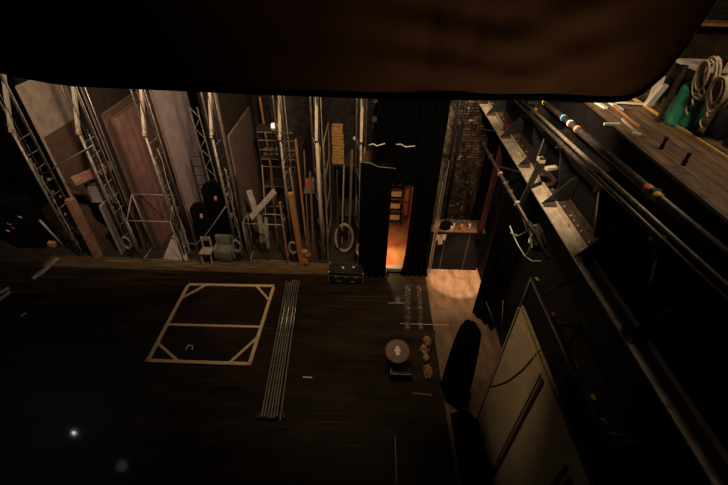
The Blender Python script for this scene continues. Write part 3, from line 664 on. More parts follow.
# ------------------------------------------------------------------ right: riveted girder
gd = thing('riveted_girder', (3.2, 5.5, 4.4), 'long dusty riveted steel girder with triangular gussets along the right side', 'girder')
y0, y1 = 1.2, 10.75
MB().box((3.09, (y0 + y1) / 2, 4.42), (.22, y1 - y0, .03)).build('flange', 'girder', gd, bevel=.004)
MB().box((3.325, (y0 + y1) / 2, 4.43), (.24, y1 - y0, .05)).build('web', 'girderdark', gd)
MB().box((3.21, (y0 + y1) / 2, 4.47), (.018, y1 - y0, .07)).build('angle_iron', 'girder', gd)
MB().box((3.42, (y0 + y1) / 2, 4.50), (.03, y1 - y0, .10)).build('upper_angle', 'girderdark', gd)
rv = MB(); y = y0 + .1
random.seed(3)
while y < y1:
    rv.sphere((3.25, y, 4.458), .019, (1, 1, .8), 8, 5)
    if int(y * 10) % 3: rv.sphere((3.33, y + .04, 4.458), .019, (1, 1, .8), 8, 5)
    if random.random() < .6: rv.sphere((3.16, y + .07, 4.437), .012, (1, 1, .7), 8, 5)
    y += .14
rv.build('rivets', 'rivet', gd, smooth=True)
for k in range(6):
    y = 2.96 + 1.4 * k
    MB().prism([(2.99, y, 4.436), (3.44, y, 4.436), (3.44, y, 4.95), (3.36, y, 4.95)], (0, .03, 0)).build('gusset', 'blackmetal', gd)
    MB().prism([(2.99, y - .09, 4.437), (3.40, y - .09, 4.437), (3.40, y - .02, 4.52), (2.99, y - .02, 4.46)], (0, 0, .012)).build('gusset_foot', 'girderdark', gd)
    MB().box((3.40, y + .10, 4.66), (.05, .12, .24), (0, .3, 0)).build('stiffener', 'girderdark', gd)
# hanging arm at the bright gusset
ha = thing('hanging_arm', (3.0, 5.6, 3.9), 'dark flat steel arm crossing in front of the girder at its brightest bay', 'bracket')
MB().beam(at(543, 158, x=2.97), at(519, 208, x=2.90), .09, .05, (0, 1, 0)).build('arm', 'blackmetal', ha)
MB().tube(at(544, 139, x=2.96), at(537, 158, x=2.96), .008, 6).build('rod', 'steel', ha)
MB().box(at(541, 160, x=2.97), (.10, .14, .06)).build('clamp_block', 'girder', ha)
MB().box(at(551, 168, x=3.1), (.2, .08, .05), (0, 0, .3)).build('bracket_plate', 'girder', ha)

# ------------------------------------------------------------------ rail pipes above the girder
def P(px, py, **k): return at(px, py, **k)
a, b = at(540, 98, x=3.08), at(728, 256, x=3.08)
up = thing('tension_pipe', (3.08, 5, 5.7), 'thick dark pipe with yellow, blue, white and orange tape bands along the gallery edge', 'pipe')
dd = (a - b).normalized()
PA, PB = b + dd * ((8.4 - b.y) / dd.y), b + dd * ((1.2 - b.y) / dd.y)
def onpipe(y): return b + dd * ((y - b.y) / dd.y)
MB().tube(PA, PB, .048, 14).build('tube', 'darkmetal', up, smooth=True)
for (px, py, mt_, lab) in ((545, 102, 'yellowtape', 'yellow'), (563.5, 118, 'bluetape', 'blue'), (570, 124, 'whitetape', 'white'), (577, 130, 'orangetape', 'orange'), (648, 192, 'orangetape', 'orange'), (656, 199, 'yellowtape', 'yellow')):
    q = at(px, py, x=3.08)
    w_ = .022 if py < 150 else .05
    MB().tube(onpipe(q.y - w_), onpipe(q.y + w_), .052, 14).build('tape_band', mt_, up, smooth=True, label=lab + ' tape band')
q = at(653, 196, x=3.08); MB().box(onpipe(q.y), (.11, .06, .12)).build('pipe_clamp', 'darkmetal', up, bevel=.01)
a, b = at(517, 97, x=2.96), at(702, 268, x=2.96); z2 = (a.z + b.z) / 2; d2 = (a - b).normalized()
labs = ['slim steel pipe, upper of a twin pair below the taped pipe', 'slim steel pipe, lower of a twin pair below the taped pipe']
for k, (dx, dz, r, mt_) in enumerate(((0, .03, .026, 'tubesteel'), (-.05, -.035, .030, 'darkmetal'))):
    tag(MB().tube(b + d2 * ((8.3 - b.y) / d2.y) + Vector((dx, 0, dz)), b + d2 * ((1.4 - b.y) / d2.y) + Vector((dx, 0, dz)), r, 12).build('rail_pipe', mt_, smooth=True), labs[k], 'pipe', 'twin rail pipes along the gallery')
# brackets that carry the pipes
for k, y in enumerate((3.0, 4.4, 5.8, 7.2)):
    br = thing('pipe_bracket', (3.2, y + .35, 5.4), 'black steel bracket holding the rail pipes, ' + ['nearest the camera', 'second from the camera', 'third from the camera', 'farthest from the camera'][k], 'bracket', 'pipe brackets under the gallery')
    MB().prism([(3.38, y + .33, 4.555), (3.455, y + .33, 4.555), (3.455, y + .33, 5.6), (3.14, y + .33, 5.6), (3.14, y + .33, 5.4)], (0, .05, 0)).build('plate', 'blackmetal', br)
    MB().box((3.08, y + .35, z2 - .06), (.20, .05, .05)).build('arm', 'blackmetal', br)
    MB().box((3.13, y + .35 - .04, 5.38), (.11, .012, .16)).build('label_plate', 'orangetimber', br, label='small orange-brown plate')

# ------------------------------------------------------------------ lower lighting bar with clamps
def clampset(t, pts, mats_):
    for p, mm in zip(pts, mats_):
        MB().box(p, (.075, .05, .08), (random.uniform(0, 1), 0, .2)).build('clamp', mm, t, bevel=.01)
lbz = 4.5
lb_ = thing('lighting_bar', (2.5, 7, lbz), 'long thin dark bar with clamps running between the brick wall and the cream flat', 'pipe')
l0, l1 = at(457, 98, x=2.45), at(548, 258, x=2.45); dl = (l0 - l1).normalized()
def onbar(y): return l1 + dl * ((y - l1.y) / dl.y)
MB().tube(onbar(min(9.6, l0.y)), l1, .03, 10).build('tube', 'darkmetal', lb_, smooth=True)
clampset(lb_, [onbar(y) for y in (9.3, 8.6, 7.9, 7.3, 6.55, 6.2, 5.9, 5.5, 4.9)], ['greyboard', 'darkmetal', 'darkmetal', 'darkmetal', 'pinkspeckle', 'darkmetal', 'darkmetal', 'greyboard', 'darkmetal'])
for y in (8.9, 6.9): MB().tube(onbar(y), (2.975, y, 4.425), .016, 8).build('stand_off', 'blackmetal', lb_)
# white cable loop
cpts = [at(x, y, x=2.48) for x, y in ((524, 231), (513, 235), (509, 227), (512, 226), (517, 240), (524, 255), (529, 258), (532, 247), (536, 240), (536, 258), (528, 258), (540, 262))]
tag(MB().path([onbar(5.35)] + [at(x, y, x=2.48) for x, y in ((527, 231), (518, 236), (511, 233), (510, 226), (513, 234), (518, 245), (525, 256), (532, 261), (541, 261))], .010, 6).build('white_cable', 'white', smooth=True), 'loose white cable loop hanging off the lighting bar', 'cable')
tag(MB().path([at(x, y, x=2.46) for x, y in ((525, 258), (530, 248), (535, 236), (540, 228))], .009, 6).build('white_cable', 'white', smooth=True), 'short white cable crossing inside the larger loop on the lighting bar', 'cable')
# lantern on bar
ln = thing('stage_lantern', (2.7, 4.9, 4.2), 'black stage lantern with grey yoke beside the white cable loop', 'lantern')
q = at(537, 238, x=2.55)
MB().tube(q + Vector((0, .14, .06)), q + Vector((0, -.16, -.06)), .09, 14, .11).build('housing', 'blackmetal', ln, smooth=False)
MB().box(q + Vector((.02, -.02, .02)), (.02, .06, .26)).build('yoke', 'steel', ln)
MB().box(q + Vector((-.08, .02, .02)), (.02, .06, .24)).build('yoke', 'steel', ln)
MB().box(q + Vector((-.05, .1, .12)), (.12, .05, .05)).build('hook_clamp', 'steel', ln)
MB().tube(q + Vector((0, .14, .06)), q + Vector((0, .17, .07)), .092, 14).build('lens_ring', 'darkmetal', ln)
# lower pipe past the flat
lp = thing('lower_pipe', (2.62, 3, 3.8), 'dark pipe with brass-coloured clamps running past the cream flat', 'pipe')
p0, p1 = at(537, 288, x=2.62), at(628, 470, x=2.62); zl = (p0.z + p1.z) / 2
MB().tube((2.62, p0.y, zl), (2.62, p1.y, zl), .03, 10).build('tube', 'darkmetal', lp, smooth=True)
for (px, py, mm) in ((534, 285, 'yellowtape'), (550, 320, 'redpaint'), (589, 401, 'yellowtape'), (600, 425, 'steel')):
    q = at(px, py, x=2.62); MB().box((2.62, q.y, zl + .01), (.07, .07, .07), (.3, .2, .4)).build('clamp', mm, lp, bevel=.012)
MB().tube((2.62, p0.y - .2, zl), (3.44, p0.y + .3, zl), .022, 8).build('stand_off', 'blackmetal', lp)
MB().tube((2.62, p1.y + .3, zl), (3.44, p1.y + .3, zl), .022, 8).build('stand_off', 'blackmetal', lp)

# ------------------------------------------------------------------ cream flat, lower right
XF = 2.42
topf = at(520, 306, x=XF); zt, yf = topf.z, topf.y
ff = thing('panelled_flat', (XF, (yf + .6) / 2, 0), 'tall cream panelled flat with ochre moulding standing at lower right', 'scenery flat')
MB().box((XF + .03, (yf + .5) / 2, zt / 2), (.06, yf - .5, zt)).build('panel', 'flat', ff)
def onf(px, py): return at(px, py, x=XF - .012)
MB().box((XF - .008, yf - .015, zt / 2), (.03, .03, zt)).build('edge_strip', 'flattrim', ff)
MB().box((XF - .004, (yf + .5) / 2, zt - .012), (.03, yf - .5, .024)).build('edge_strip', 'flattrim', ff)
e1 = onf(518, 318); e2 = onf(541, 372)
zi = (e1.z + e2.z) / 2
MB().box((XF - .01, (yf - .09 + e2.y) / 2, zi), (.022, yf - .09 - e2.y, .025)).build('moulding', 'flattrim', ff)
MB().box((XF - .01, e2.y, zi / 2 + .1), (.022, .028, zi - .2)).build('moulding', 'flattrim', ff)
MB().box((XF - .010, e2.y - .10, zi / 2 + .05), (.02, .06, zi - .1)).build('batten', 'flatdark', ff, label='dark upright strip')  # dark upright strips set on the panel face
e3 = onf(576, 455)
for d in (0, -.13): MB().box((XF - .010, e3.y + d, zi / 2 - .05), (.02, .055, zi - .3)).build('batten', 'flatdark', ff, label='dark upright strip')
tag(MB().path([onf(487, 386), onf(495, 386), onf(508, 381), onf(522, 370), onf(536, 354), onf(548, 343)], .008, 6).build('draped_cable', 'cable_black', smooth=True), 'thin dark cable draped over the face of the cream flat', 'cable')
# black tubular frame behind its top
tf = thing('black_pipe_frame', (2.6, 2.5, 0), 'black tubular frame standing close behind the cream flat', 'frame')
xa = XF + .14
q0, q1 = at(524, 299, x=xa), at(624, 478, x=xa); zq = max(q0.z, q1.z)
MB().tube((xa, q0.y, zq), (xa, .5, zq), .035, 10).build('top_tube', 'blackmetal', tf, smooth=True)
MB().tube((xa, q0.y, 0), (xa, q0.y, zq), .035, 10).build('upright', 'blackmetal', tf, smooth=True)
MB().tube((xa, .55, 0), (xa, .55, zq), .035, 10).build('upright', 'blackmetal', tf, smooth=True)
for y in (3.6, 2.1): MB().tube((xa, y, zq), (xa + .4, y, zq - .1), .022, 8).build('strut', 'blackmetal', tf, smooth=True)

# ------------------------------------------------------------------ black draped bulk
dr = thing('draped_bulk', (2.1, 4.95, 0), 'tall black draped bulk on the brown floorboards left of the cream flat', 'draped object')
def bulk(u, v):
    a = u * 2 * math.pi; z = .01 + 2.15 * v
    r = (.44 - .16 * v ** 2) * (1 + .07 * math.sin(a * 7 + 2 * v)) * (1.0 if v < .9 else max(.02, math.sqrt(max(0, 1 - ((v - .9) / .1) ** 2)) ))
    return (2.10 + r * .62 * math.cos(a), 5.0 + r * math.sin(a), z)
bm_ = MB(); N, V = 40, 24
rings = [[bm_.bm.verts.new(Vector(bulk(i / N, j / V))) for i in range(N)] for j in range(V + 1)]
for A, B in zip(rings, rings[1:]):
    for k in range(N): bm_.bm.faces.new((A[k], A[(k + 1) % N], B[(k + 1) % N], B[k]))
bm_.bm.faces.new(rings[0][::-1]); bm_.bm.faces.new(rings[-1])
bm_.build('cover', 'black', dr, smooth=True)
def heap(u, v):
    x = 1.93 + .46 * u; y = 2.7 + 1.75 * v
    h = max(0.0, math.sin(math.pi * min(1, max(0, u)))) ** .6 * max(0.0, math.sin(math.pi * v)) ** .5
    return (x, y, .012 + h * (.75 + .10 * math.sin(v * 17 + u * 3) + .07 * math.sin(u * 21 + v * 5)))
bm_ = MB(); N, V = 24, 40
top = [[bm_.bm.verts.new(Vector(heap(i / N, k / V))) for k in range(V + 1)] for i in range(N + 1)]
bot = [[bm_.bm.verts.new(Vector((top[i][k].co.x, top[i][k].co.y, .002))) for k in range(V + 1)] for i in range(N + 1)]
for i in range(N):
    for k in range(V):
        bm_.bm.faces.new((top[i][k], top[i + 1][k], top[i + 1][k + 1], top[i][k + 1])); bm_.bm.faces.new((bot[i][k], bot[i][k + 1], bot[i + 1][k + 1], bot[i + 1][k]))
for i in range(N):
    bm_.bm.faces.new((top[i][0], bot[i][0], bot[i + 1][0], top[i + 1][0])); bm_.bm.faces.new((top[i][V], top[i + 1][V], bot[i + 1][V], bot[i][V]))
for k in range(V):
    bm_.bm.faces.new((top[0][k], top[0][k + 1], bot[0][k + 1], bot[0][k])); bm_.bm.faces.new((top[N][k], bot[N][k], bot[N][k + 1], top[N][k + 1]))
tag(bm_.build('cloth_bundle', 'black', smooth=True), 'long heap of black cloth along the foot of the cream flat', 'cloth')
# black masking drape between lit patch and right wall
def mk(u, v): return (2.96 + .42 * u + .0, 7.3 + .06 * math.sin(u * 20) - .6 * u, .01 + 4.2 * v)
tag(MB().sheet(mk, 30, 12, (.0, .02, 0)).build('masking_drape', 'black', smooth=True), 'black masking drape hanging at the right end of the lit floor patch', 'curtain')
for k, (x0, y0, x1, y1, lab) in enumerate(((486, 302, 503, 345, 'left'), (503, 300, 502, 350, 'middle'), (492, 320, 484, 340, 'right'))):
    a, b = at(x0, y0, y=5.2), at(x1, y1, y=5.2)
    if k < 2: tag(MB().path([a, lerp(a, b, .5) + Vector((0, .03, 0)), b, Vector((b.x, b.y, .0))], .006, 5).build('slack_line', 'cable_grey', smooth=True), 'thin grey line hanging slack above the peak of the cream flat, %s of two' % ('left' if k == 0 else 'right'), 'rope')

# ------------------------------------------------------------------ cart with rust orange lid
q = at(400, 374, z=0)
ct = thing('floor_trolley', (q.x, q.y, 0), 'low black trolley with bright steel edge on the stage floor', 'trolley')
dck = MB().box((q.x, q.y, .15), (.46, .36, .18)).build('deck', 'blackmetal', ct, bevel=.008)
MB().box((q.x, q.y - .175, .245), (.47, .02, .02)).build('steel_edge', 'steel', dck)
MB().box((q.x - .235, q.y, .245), (.02, .36, .02)).build('steel_edge', 'steel', dck)
for sx in (-1, 1):
    for sy in (-1, 1): MB().tube((q.x + sx * .18 - .012, q.y + sy * .13, .032), (q.x + sx * .18 + .012, q.y + sy * .13, .032), .032).build('castor', 'blackmetal', ct)
MB().box((q.x, q.y - .184, .15), (.12, .008, .06)).build('name_plate', 'greyboard', dck)
d = at(397.5, 351, z=.62)
dk = thing('lidded_drum', (d.x, d.y, 0), 'blue drum with round rust-orange lid bearing a white arrow figure', 'drum')
MB().lathe([(.20, 0), (.22, .02), (.22, .25), (.23, .27), (.22, .29), (.22, .56)], (d.x + .02, d.y + .03, 0.0), 28).build('body', 'blue', dk, smooth=True)
tl_ = Matrix.Translation(d + Vector((0, 0, -.01))) @ Matrix.Rotation(math.radians(18), 4, 'X')
lm = MB().lathe([(.275, -.03), (.28, -.02), (.28, .01), (.265, .02)], (0, 0, 0), 32)
bmesh.ops.transform(lm.bm, matrix=tl_, verts=lm.bm.verts); lid_ = lm.build('lid', 'lid', dk)
ar = [(0, .125), (.045, .085), (.035, .06), (.075, .02), (.06, -.02), (.035, 0), (.045, -.06), (.03, -.11), (0, -.09), (-.03, -.11), (-.045, -.06), (-.035, 0), (-.06, -.02), (-.075, .02), (-.035, .06), (-.045, .085)]
am = MB().prism([(x, y, .021) for x, y in ar], (0, 0, .003)); bmesh.ops.transform(am.bm, matrix=tl_, verts=am.bm.verts); am.build('arrow_mark', 'white', lid_, label='white arrow-like figure')

# ------------------------------------------------------------------ cloth heap with stick
q = at(428, 374, z=0)
random.seed(5)
hp = thing('cloth_heap', (q.x, q.y, 0), 'heap of crumpled orange-brown cloth on the floor beside the blue drum', 'cloth')
for k, (px, py, r) in enumerate(((428, 372, .11), (426, 358, .075), (424, 350, .095), (427, 341, .085))):
    p = at(px, py, z=.06)
    mb = MB(); bmesh.ops.create_icosphere(mb.bm, subdivisions=3, radius=1)
    for v in mb.bm.verts:
        n_ = v.co.copy(); s = 1 + .22 * math.sin(n_.x * 7 + k) * math.cos(n_.y * 8) + .12 * math.sin(n_.z * 13 + n_.x * 9)
        v.co = Vector((p.x + n_.x * r * 1.0 * s, p.y + n_.y * r * 1.7 * s, max(.002, .06 + n_.z * .07 * s)))
    mb.build('fold', 'rag', hp, smooth=True)
sa_, sb_ = at(435, 331, z=.03), at(428, 354, z=.16)
tag(MB().tube(sa_, sb_, .022, 8).build('black_stick', 'blackmetal', smooth=True), 'short black stick lying against the crumpled cloth heap', 'stick')

# ------------------------------------------------------------------ marks and small things on the floor
def tape(px0, py0, px1, py1, w, label, mt_='whitetape'):
    a, b = at(px0, py0, z=.0015), at(px1, py1, z=.0015)
    tag(MB().beam(a, b, w, .003).build('tape_strip', mt_), label, 'tape', 'tape strips on the stage floor')
tape(21, 316, 26, 313, .05, 'short white tape strip on the dark floor at far left')
tape(186, 350, 188, 345, .018, 'left upright of the small white floor mark inside the pine frame')
tape(188, 345, 193, 346, .018, 'top stroke of the small white floor mark inside the pine frame')
tape(192, 350, 193, 346, .018, 'right upright of the small white floor mark inside the pine frame')
tape(303, 377, 312, 377.5, .03, 'short pale tape strip right of the steel pipes')
tape(388, 303, 407, 303, .02, 'pale tape strip on the floor in front of the left leg curtain', 'paletimber')
tape(400, 323.5, 450, 325, .02, 'long pale tape strip behind the blue drum', 'paletimber')
tape(413, 393, 432, 395, .03, 'reddish tape strip in front of the cloth heap', 'pinkspeckle')
tape(395, 436, 396.5, 482, .018, 'long faint grey tape line running toward the bottom edge', 'cable_grey')
tape(408, 285, 407, 330, .16, 'scuffed pale band on the stage edge, left one of two', 'scuff')
tape(419, 285, 421, 330, .12, 'scuffed pale band on the stage edge, right one beside the bare boards', 'scuff')

# far left dim things
pb = thing('floor_pole', (-9.6, 9.6, 0), 'pale pole with orange foot block standing in the dark left corner', 'pole')
a, b = at(38.5, 221, y=9.5), at(54, 256, z=0)
MB().tube((b.x, 9.6, .0), (a.x, 9.55, a.z), .03, 10).build('shaft', 'palepink', pb, smooth=True)
q = at(52, 244, y=9.55); MB().box(q, (.2, .12, .16), (0, .2, 0)).build('foot_block', 'orangetape', pb, bevel=.01, label='orange block')
for k, (x0, y0, x1, y1, lab) in enumerate(((33, 279, 53, 262, 'nearest the camera'), (36, 276, 56, 260, 'middle one'), (40, 274, 58, 258, 'nearest the dock'))):
    a, b = at(x0, y0, z=.035), at(x1, y1, z=.035)
    tag(MB().beam(a, b, .11, .05).build('grey_plank', 'greyboard', bevel=.005), 'grey plank lying on the floor in the left corner, ' + lab, 'plank', 'grey planks in the left corner')
for k, (x0, y0, x1, y1, lab) in enumerate(((-6, 296, 9, 288, 'upper one'), (-6, 304, 10, 292, 'lower one'))):
    a, b = at(x0, y0, z=.03), at(x1, y1, z=.03)
    tag(MB().beam(a, b, .06, .05).build('pale_batten', 'palepink'), 'pale batten on the floor at the left picture edge, ' + lab, 'batten', 'pale battens at the left edge')
cart = thing('dark_equipment_cabinet', (-10.2, 9.6, 0), 'dark equipment cabinet with small white and red labels in the left corner', 'cabinet')
cbody = MB().box((-10.35, 9.75, .8), (.9, .6, 1.6)).build('body', 'blackwall', cart, bevel=.02)
for (px, py, mm) in ((20, 217, 'whitetape'), (9, 224, 'whitetape'), (13, 228, 'redpaint'), (8, 231, 'whitetape')):
    q = at(px, py, y=9.44); MB().box(q, (.10, .012, .045), (0, .5, 0)).build('sticker', mm, cbody)
for z in (.45, .95): MB().box((-10.35, 9.44, z), (.8, .012, .02)).build('drawer_line', 'darkmetal', cbody)

# ------------------------------------------------------------------ gallery furniture
def onG(px, py): return at(px, py, z=6.0)
tag(MB().box((at(680, 130, z=6).x, 4.6, 6.02), (.035, 5.2, .04)).build('yellow_batten', 'yellowtimber', bevel=.006), 'long pale batten, tinted yellow for the light, fixed along the gallery planks', 'batten')
pins = [(661, 147, 'left'), (683, 163, 'right')]
for px, py, lab in pins:
    q = onG(px, py + 2)
    tag(MB().lathe([(.024, 0), (.026, .05), (.018, .07), (.024, .14), (.014, .16)], (q.x, q.y, 6.0), 12).build('belaying_pin', 'blackmetal', smooth=True), 'short black belaying pin on the gallery edge, %s of two' % lab, 'pin', 'belaying pins on the gallery edge')
# scrap battens on gallery edge
sc = [((588, 97), (606, 108), .06, 'white', 'white batten on the gallery edge, farthest left'), ((600, 96), (622, 110), .05, 'white', 'white batten on the gallery edge beside the first'),
      ((604, 124), (620, 124), .03, 'white', 'thin white slip crossing the gallery edge'), ((622, 119), (637, 133), .02, 'palepink', 'pale stick on the gallery edge, lower right'),
      ((632, 133), (641, 135), .05, 'white', 'small white scrap at the end of the pale stick'), ((614, 106), (640, 127), .025, 'orangetimber', 'thin orange lath lying along the gallery edge')]
for (a, b, w, mm, lab) in sc:
    p, q = at(*a, z=6.018), at(*b, z=6.018)
    tag(MB().beam(p, q, w, .03).build('scrap_batten', mm), lab, 'batten', 'loose battens on the gallery edge')
pB = onG(658, 122); pA = onG(647, 107)
tag(MB().beam((pB.x, pB.y, 6.0), (pB.x + .03, pB.y + .05, 6.74), .065, .05).build('rail_stanchion', 'darkmetal', bevel=.006), 'tall dark stanchion rising from the yellow batten before the green tarpaulin', 'post')
tag(MB().beam((pA.x + .03, pA.y, 6.0), (pA.x + .08, pA.y + .12, 6.42), .12, .05).build('rail_stanchion', 'girder', bevel=.006), 'short broad grey stanchion left of the dark one', 'post')
wp = thing('white_wedge', (4.3, 5.9, 6.0), 'white angled board between the two stanchions', 'board')
MB().prism([(4.16, 6.05, 6.02), (4.26, 6.05, 6.02), (4.30, 5.95, 6.36), (4.22, 5.95, 6.36)], (.02, .10, 0)).build('upright_face', 'white', wp)
MB().prism([(3.75, 6.2, 6.01), (4.25, 6.2, 6.01), (4.25, 6.08, 6.03), (3.8, 6.14, 6.03)], (0, 0, .03)).build('base_face', 'white', wp)
# table
tb_ = thing('white_table', (4.6, 6.0, 6.0), 'white-topped table on the gallery behind the rope coils', 'table')
MB().box((4.84, 6.05, 6.62), (.72, .6, .05)).build('table_top', 'white', tb_, bevel=.008)
for sx in (-1, 1):
    for sy in (-1, 1): MB().box((4.84 + sx * .32, 6.05 + sy * .26, 6.297), (.05, .05, .594)).build('leg', 'blackmetal', tb_)
random.seed(9)
ml = ['long cream offcut', 'short cream offcut', 'brown folded paper', 'pale paper sheet']
for k in range(4):
    tag(MB().box((4.62 + .13 * k, 6.0 + .07 * (k % 2), 6.646 + .012), (.12 if k != 0 else .13, .22 if k % 2 else .14, .022), (0, 0, random.uniform(-.5, .5))).build('table_scrap', ['paletimber', 'white', 'orangetimber', 'palepink'][k]), ml[k] + ' lying on the white gallery table', 'scrap')
# green tarp bundle
gt = thing('green_tarpaulin', (4.40, 5.35, 6.0), 'green tarpaulin thrown over a low bundle on the gallery', 'tarpaulin')
def tarp(u, v):
    a = u * 2 * math.pi; z = 6.005 + .56 * v
    r = (.27 - .05 * v) * (1 + .07 * math.sin(a * 6 + v * 3) * (1.1 - v)) * (1 if v < .8 else max(.03, math.sqrt(max(0, 1 - ((v - .8) / .2) ** 2))))
    return (4.32 + r * .8 * math.cos(a), 5.44 + r * .8 * math.sin(a), z)
bm_ = MB(); N, V = 36, 18
rings = [[bm_.bm.verts.new(Vector(tarp(i / N, j / V))) for i in range(N)] for j in range(V + 1)]
for A, B in zip(rings, rings[1:]):
    for k in range(N): bm_.bm.faces.new((A[k], A[(k + 1) % N], B[(k + 1) % N], B[k]))
bm_.bm.faces.new(rings[0][::-1]); bm_.bm.faces.new(rings[-1])
bm_.build('cover', 'green', gt, smooth=True)
# pin rail
pr = thing('pin_rail', (4.5, 4.8, 6.0), 'dark steel rail holding two hemp rope coils on the gallery', 'rail')
prl = MB().tube((4.28, 5.25, 6.90), (4.28, 3.6, 6.90), .028, 10).build('rail', 'blackmetal', pr)
for y in (5.2, 3.7): MB().tube((4.28, y, 6.0), (4.28, y, 6.9), .028, 10).build('post', 'blackmetal', pr)
for y in (4.98, 4.72): MB().tube((4.20, y, 6.92), (4.34, y, 6.92), .016, 8).build('pin', 'darkmetal', prl)
def coil(x, y, z, rx, rz, label, sd):
    random.seed(sd); pts = []
    ph = [random.uniform(0, 6) for _ in range(6)]
    for k in range(9 * 20):
        a = k * 2 * math.pi / 20; t = k / 180
        s = 1 + .16 * math.sin(a * .13 * 3 + ph[0]) + .08 * math.sin(a * .41 + ph[1])
        pts.append((x - .03 + .09 * math.sin(t * 9 + ph[2]) * .6 - .03 * math.sin(a), y + rx * s * math.cos(a) + .02 * math.sin(a * .27), z + rz * s * math.sin(a) - .05 * (s - 1)))
    for k in range(14): pts.append((x - .05 + .02 * math.sin(k), y + .05 * math.sin(k * .9), z - rz - .02 * k))
    tag(MB().path(pts, .012, 6).build('rope_coil', 'rope', smooth=True), label, 'rope', 'hemp rope coils on the pin rail')
c1, c2 = at(709, 78, x=4.22), at(723, 93, x=4.22)
coil(4.22, c1.y, c1.z, .13, .21, 'loose hemp rope coil hanging over the green tarpaulin', 2)
coil(4.22, c2.y, c2.z, .10, .17, 'tangled hemp rope coil at the right picture edge', 4)
for k, y in enumerate((5.05, 4.72)):
    tag(MB().lathe([(.14, 0), (.15, .03), (.15, .34), (.13, .37)], (4.56, y - .03, 6.0), 20).build('black_barrel', 'blackmetal', smooth=True), ['black drum under the loose rope coil, by the green tarpaulin', 'black drum at the right picture edge under the tangled rope coil'][k], 'drum', 'black drums under the ropes')
# far shelf at the top right
fs = thing('gallery_shelf', (5.3, 6.9, 6.0), 'brown wooden shelf against the gallery end wall at top right', 'shelf')
MB().box((5.35, 6.75, 7.05), (1.3, .3, .04)).build('shelf_board', 'orangetimber', fs)
MB().box((5.35, 6.9, 6.52), (1.3, .06, 1.04)).build('back_panel', 'girderdark', fs)
for x in (4.75, 5.95): MB().box((x, 6.75, 6.52), (.05, .3, 1.04)).build('side', 'flatdark', fs)
tag(MB().box((4.85, 6.75, 7.07 + .11), (.12, .14, .22)).build('grey_canister', 'greyboard', bevel=.02), 'small grey canister on the left end of the gallery shelf', 'canister')

# ------------------------------------------------------------------ lights
def light(kind, name, loc, energy, color, target=None, **kw):
    ld_ = bpy.data.lights.new(name, kind); ld_.energy = energy; ld_.color = color
    for k, v in kw.items(): setattr(ld_, k, v)
    o = bpy.data.objects.new(name, ld_); COL.objects.link(o); o.location = loc
    if target is not None: o.rotation_euler = (Vector(target) - Vector(loc)).to_track_quat('-Z', 'Y').to_euler()
    return o
warm = (1.0, 0.72, 0.44)
light('SPOT', 'dock_light', (-3.9, 6.0, 8.4), 1700, (1, .80, .60), (-6.2, 10.0, 4.9), spot_size=math.radians(80), spot_blend=1, shadow_soft_size=.25)
light('SPOT', 'dock_light', (-.7, 6.2, 8.4), 1150, (1, .76, .50), (-2.2, 10.0, 4.8), spot_size=math.radians(78), spot_blend=1, shadow_soft_size=.25)
light('SPOT', 'gallery_light', (1.9, 5.2, 6.7), 520, (1, .76, .50), (3.2, 7.4, 4.4), spot_size=math.radians(120), spot_blend=1, shadow_soft_size=.08)
light('POINT', 'gallery_lamp', (3.7, 4.3, 8.3), 100, (1, .76, .5), shadow_soft_size=.15)
light('SPOT', 'brick_fill', (2.3, 8.6, 7.6), 800, (1, .76, .48), (2.2, 10.75, 4.6), spot_size=math.radians(60), spot_blend=1, shadow_soft_size=.1)  # added spot without a fixture, brightens the brick and foil duct
light('POINT', 'corridor_lamp', (.47, 9.38, .7), 60, (1, .76, .40), shadow_soft_size=.08)
light('POINT', 'corridor_lamp', (1.3, 10.2, 2.6), 9, (1, .70, .40), shadow_soft_size=.12)
light('SPOT', 'side_light', (2.95, 7.9, 4.2), 1700, (1, .66, .42), (2.76, 8.66, 0), spot_size=math.radians(24), spot_blend=.4, shadow_soft_size=.05)
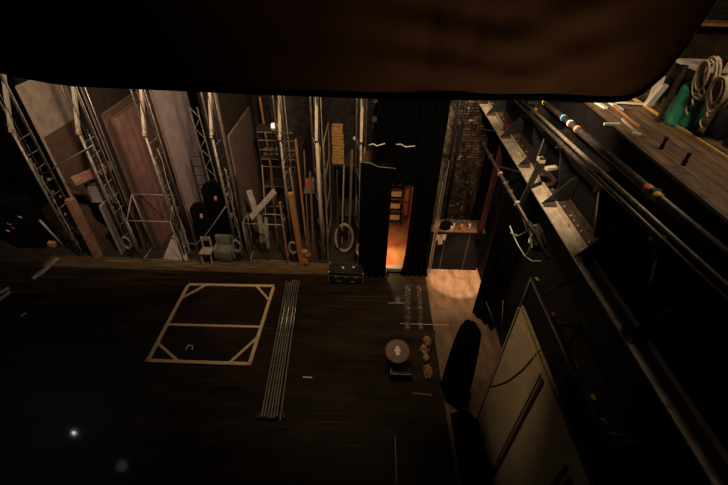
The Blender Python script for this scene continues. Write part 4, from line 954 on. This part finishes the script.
light('SPOT', 'side_light', (2.85, 7.6, 4.2), 650, (1, .64, .38), (2.6, 8.6, 0), spot_size=math.radians(50), spot_blend=1, shadow_soft_size=.1)
light('SPOT', 'stage_light', (-.8, 5.7, 9.5), 820, (1, .72, .42), (-.6, 8.2, 0), spot_size=math.radians(66), spot_blend=1, shadow_soft_size=.5)
light('SPOT', 'flat_light', (-1.5, 5.6, 7.4), 420, (1, .74, .42), (2.45, 4.1, 3.0), spot_size=math.radians(28), spot_blend=1, shadow_soft_size=.06)
light('SPOT', 'border_light', (1.7, 1.6, 5.9), 44, (1, .62, .32), (.8, 3.0, 7.6), spot_size=math.radians(80), spot_blend=1, shadow_soft_size=.2)

# work lamps far up on the left gallery, mirrored in the glossy floor
def lamp(px, py, z, r, strength, color, label):
    p = at(px, py, z=0); d = (p - CAM); k = z / 8.0
    q = Vector((p.x + d.x * k, p.y + d.y * k, z))
    t = thing('work_lamp', q, label, 'lamp')
    m_ = mat('lamp glow', (1, 1, 1), (1, 1, 1), emit=color, emit_s=strength)
    MB().sphere(q, r, u=16, v=10).build('bulb', m_, t, smooth=True)
    MB().lathe([(r * 1.3, 0), (r * 2.2, -r), (r * 2.4, -r * 1.05), (r * 1.3, r * .6)], q + Vector((0, 0, r * 1.3)), 16).build('hood', 'blackmetal', t)
    MB().tube((q.x, q.y, q.z + r * 1.2), (-11.5, q.y, q.z + .3), .015, 8).build('wall_arm', 'blackmetal', t)
lamp(74, 433, 6.0, .025, 1800, (.92, .95, 1), 'bright white work lamp on the left wall, mirrored in the floor')
lamp(122, 466, 6.0, .16, 7, (1, .95, .88), 'dimmer work lamp on the left wall, nearer the camera')

# world
w = bpy.data.worlds.new('world'); scene.world = w; w.use_nodes = True
w.node_tree.nodes['Background'].inputs[0].default_value = (1, .7, .45, 1); w.node_tree.nodes['Background'].inputs[1].default_value = 0.0015
scene.view_settings.view_transform = 'Standard'; scene.view_settings.look = 'None'
scene.view_settings.gamma = 1; scene.view_settings.use_curve_mapping = False
scene.view_settings.exposure = 0.0
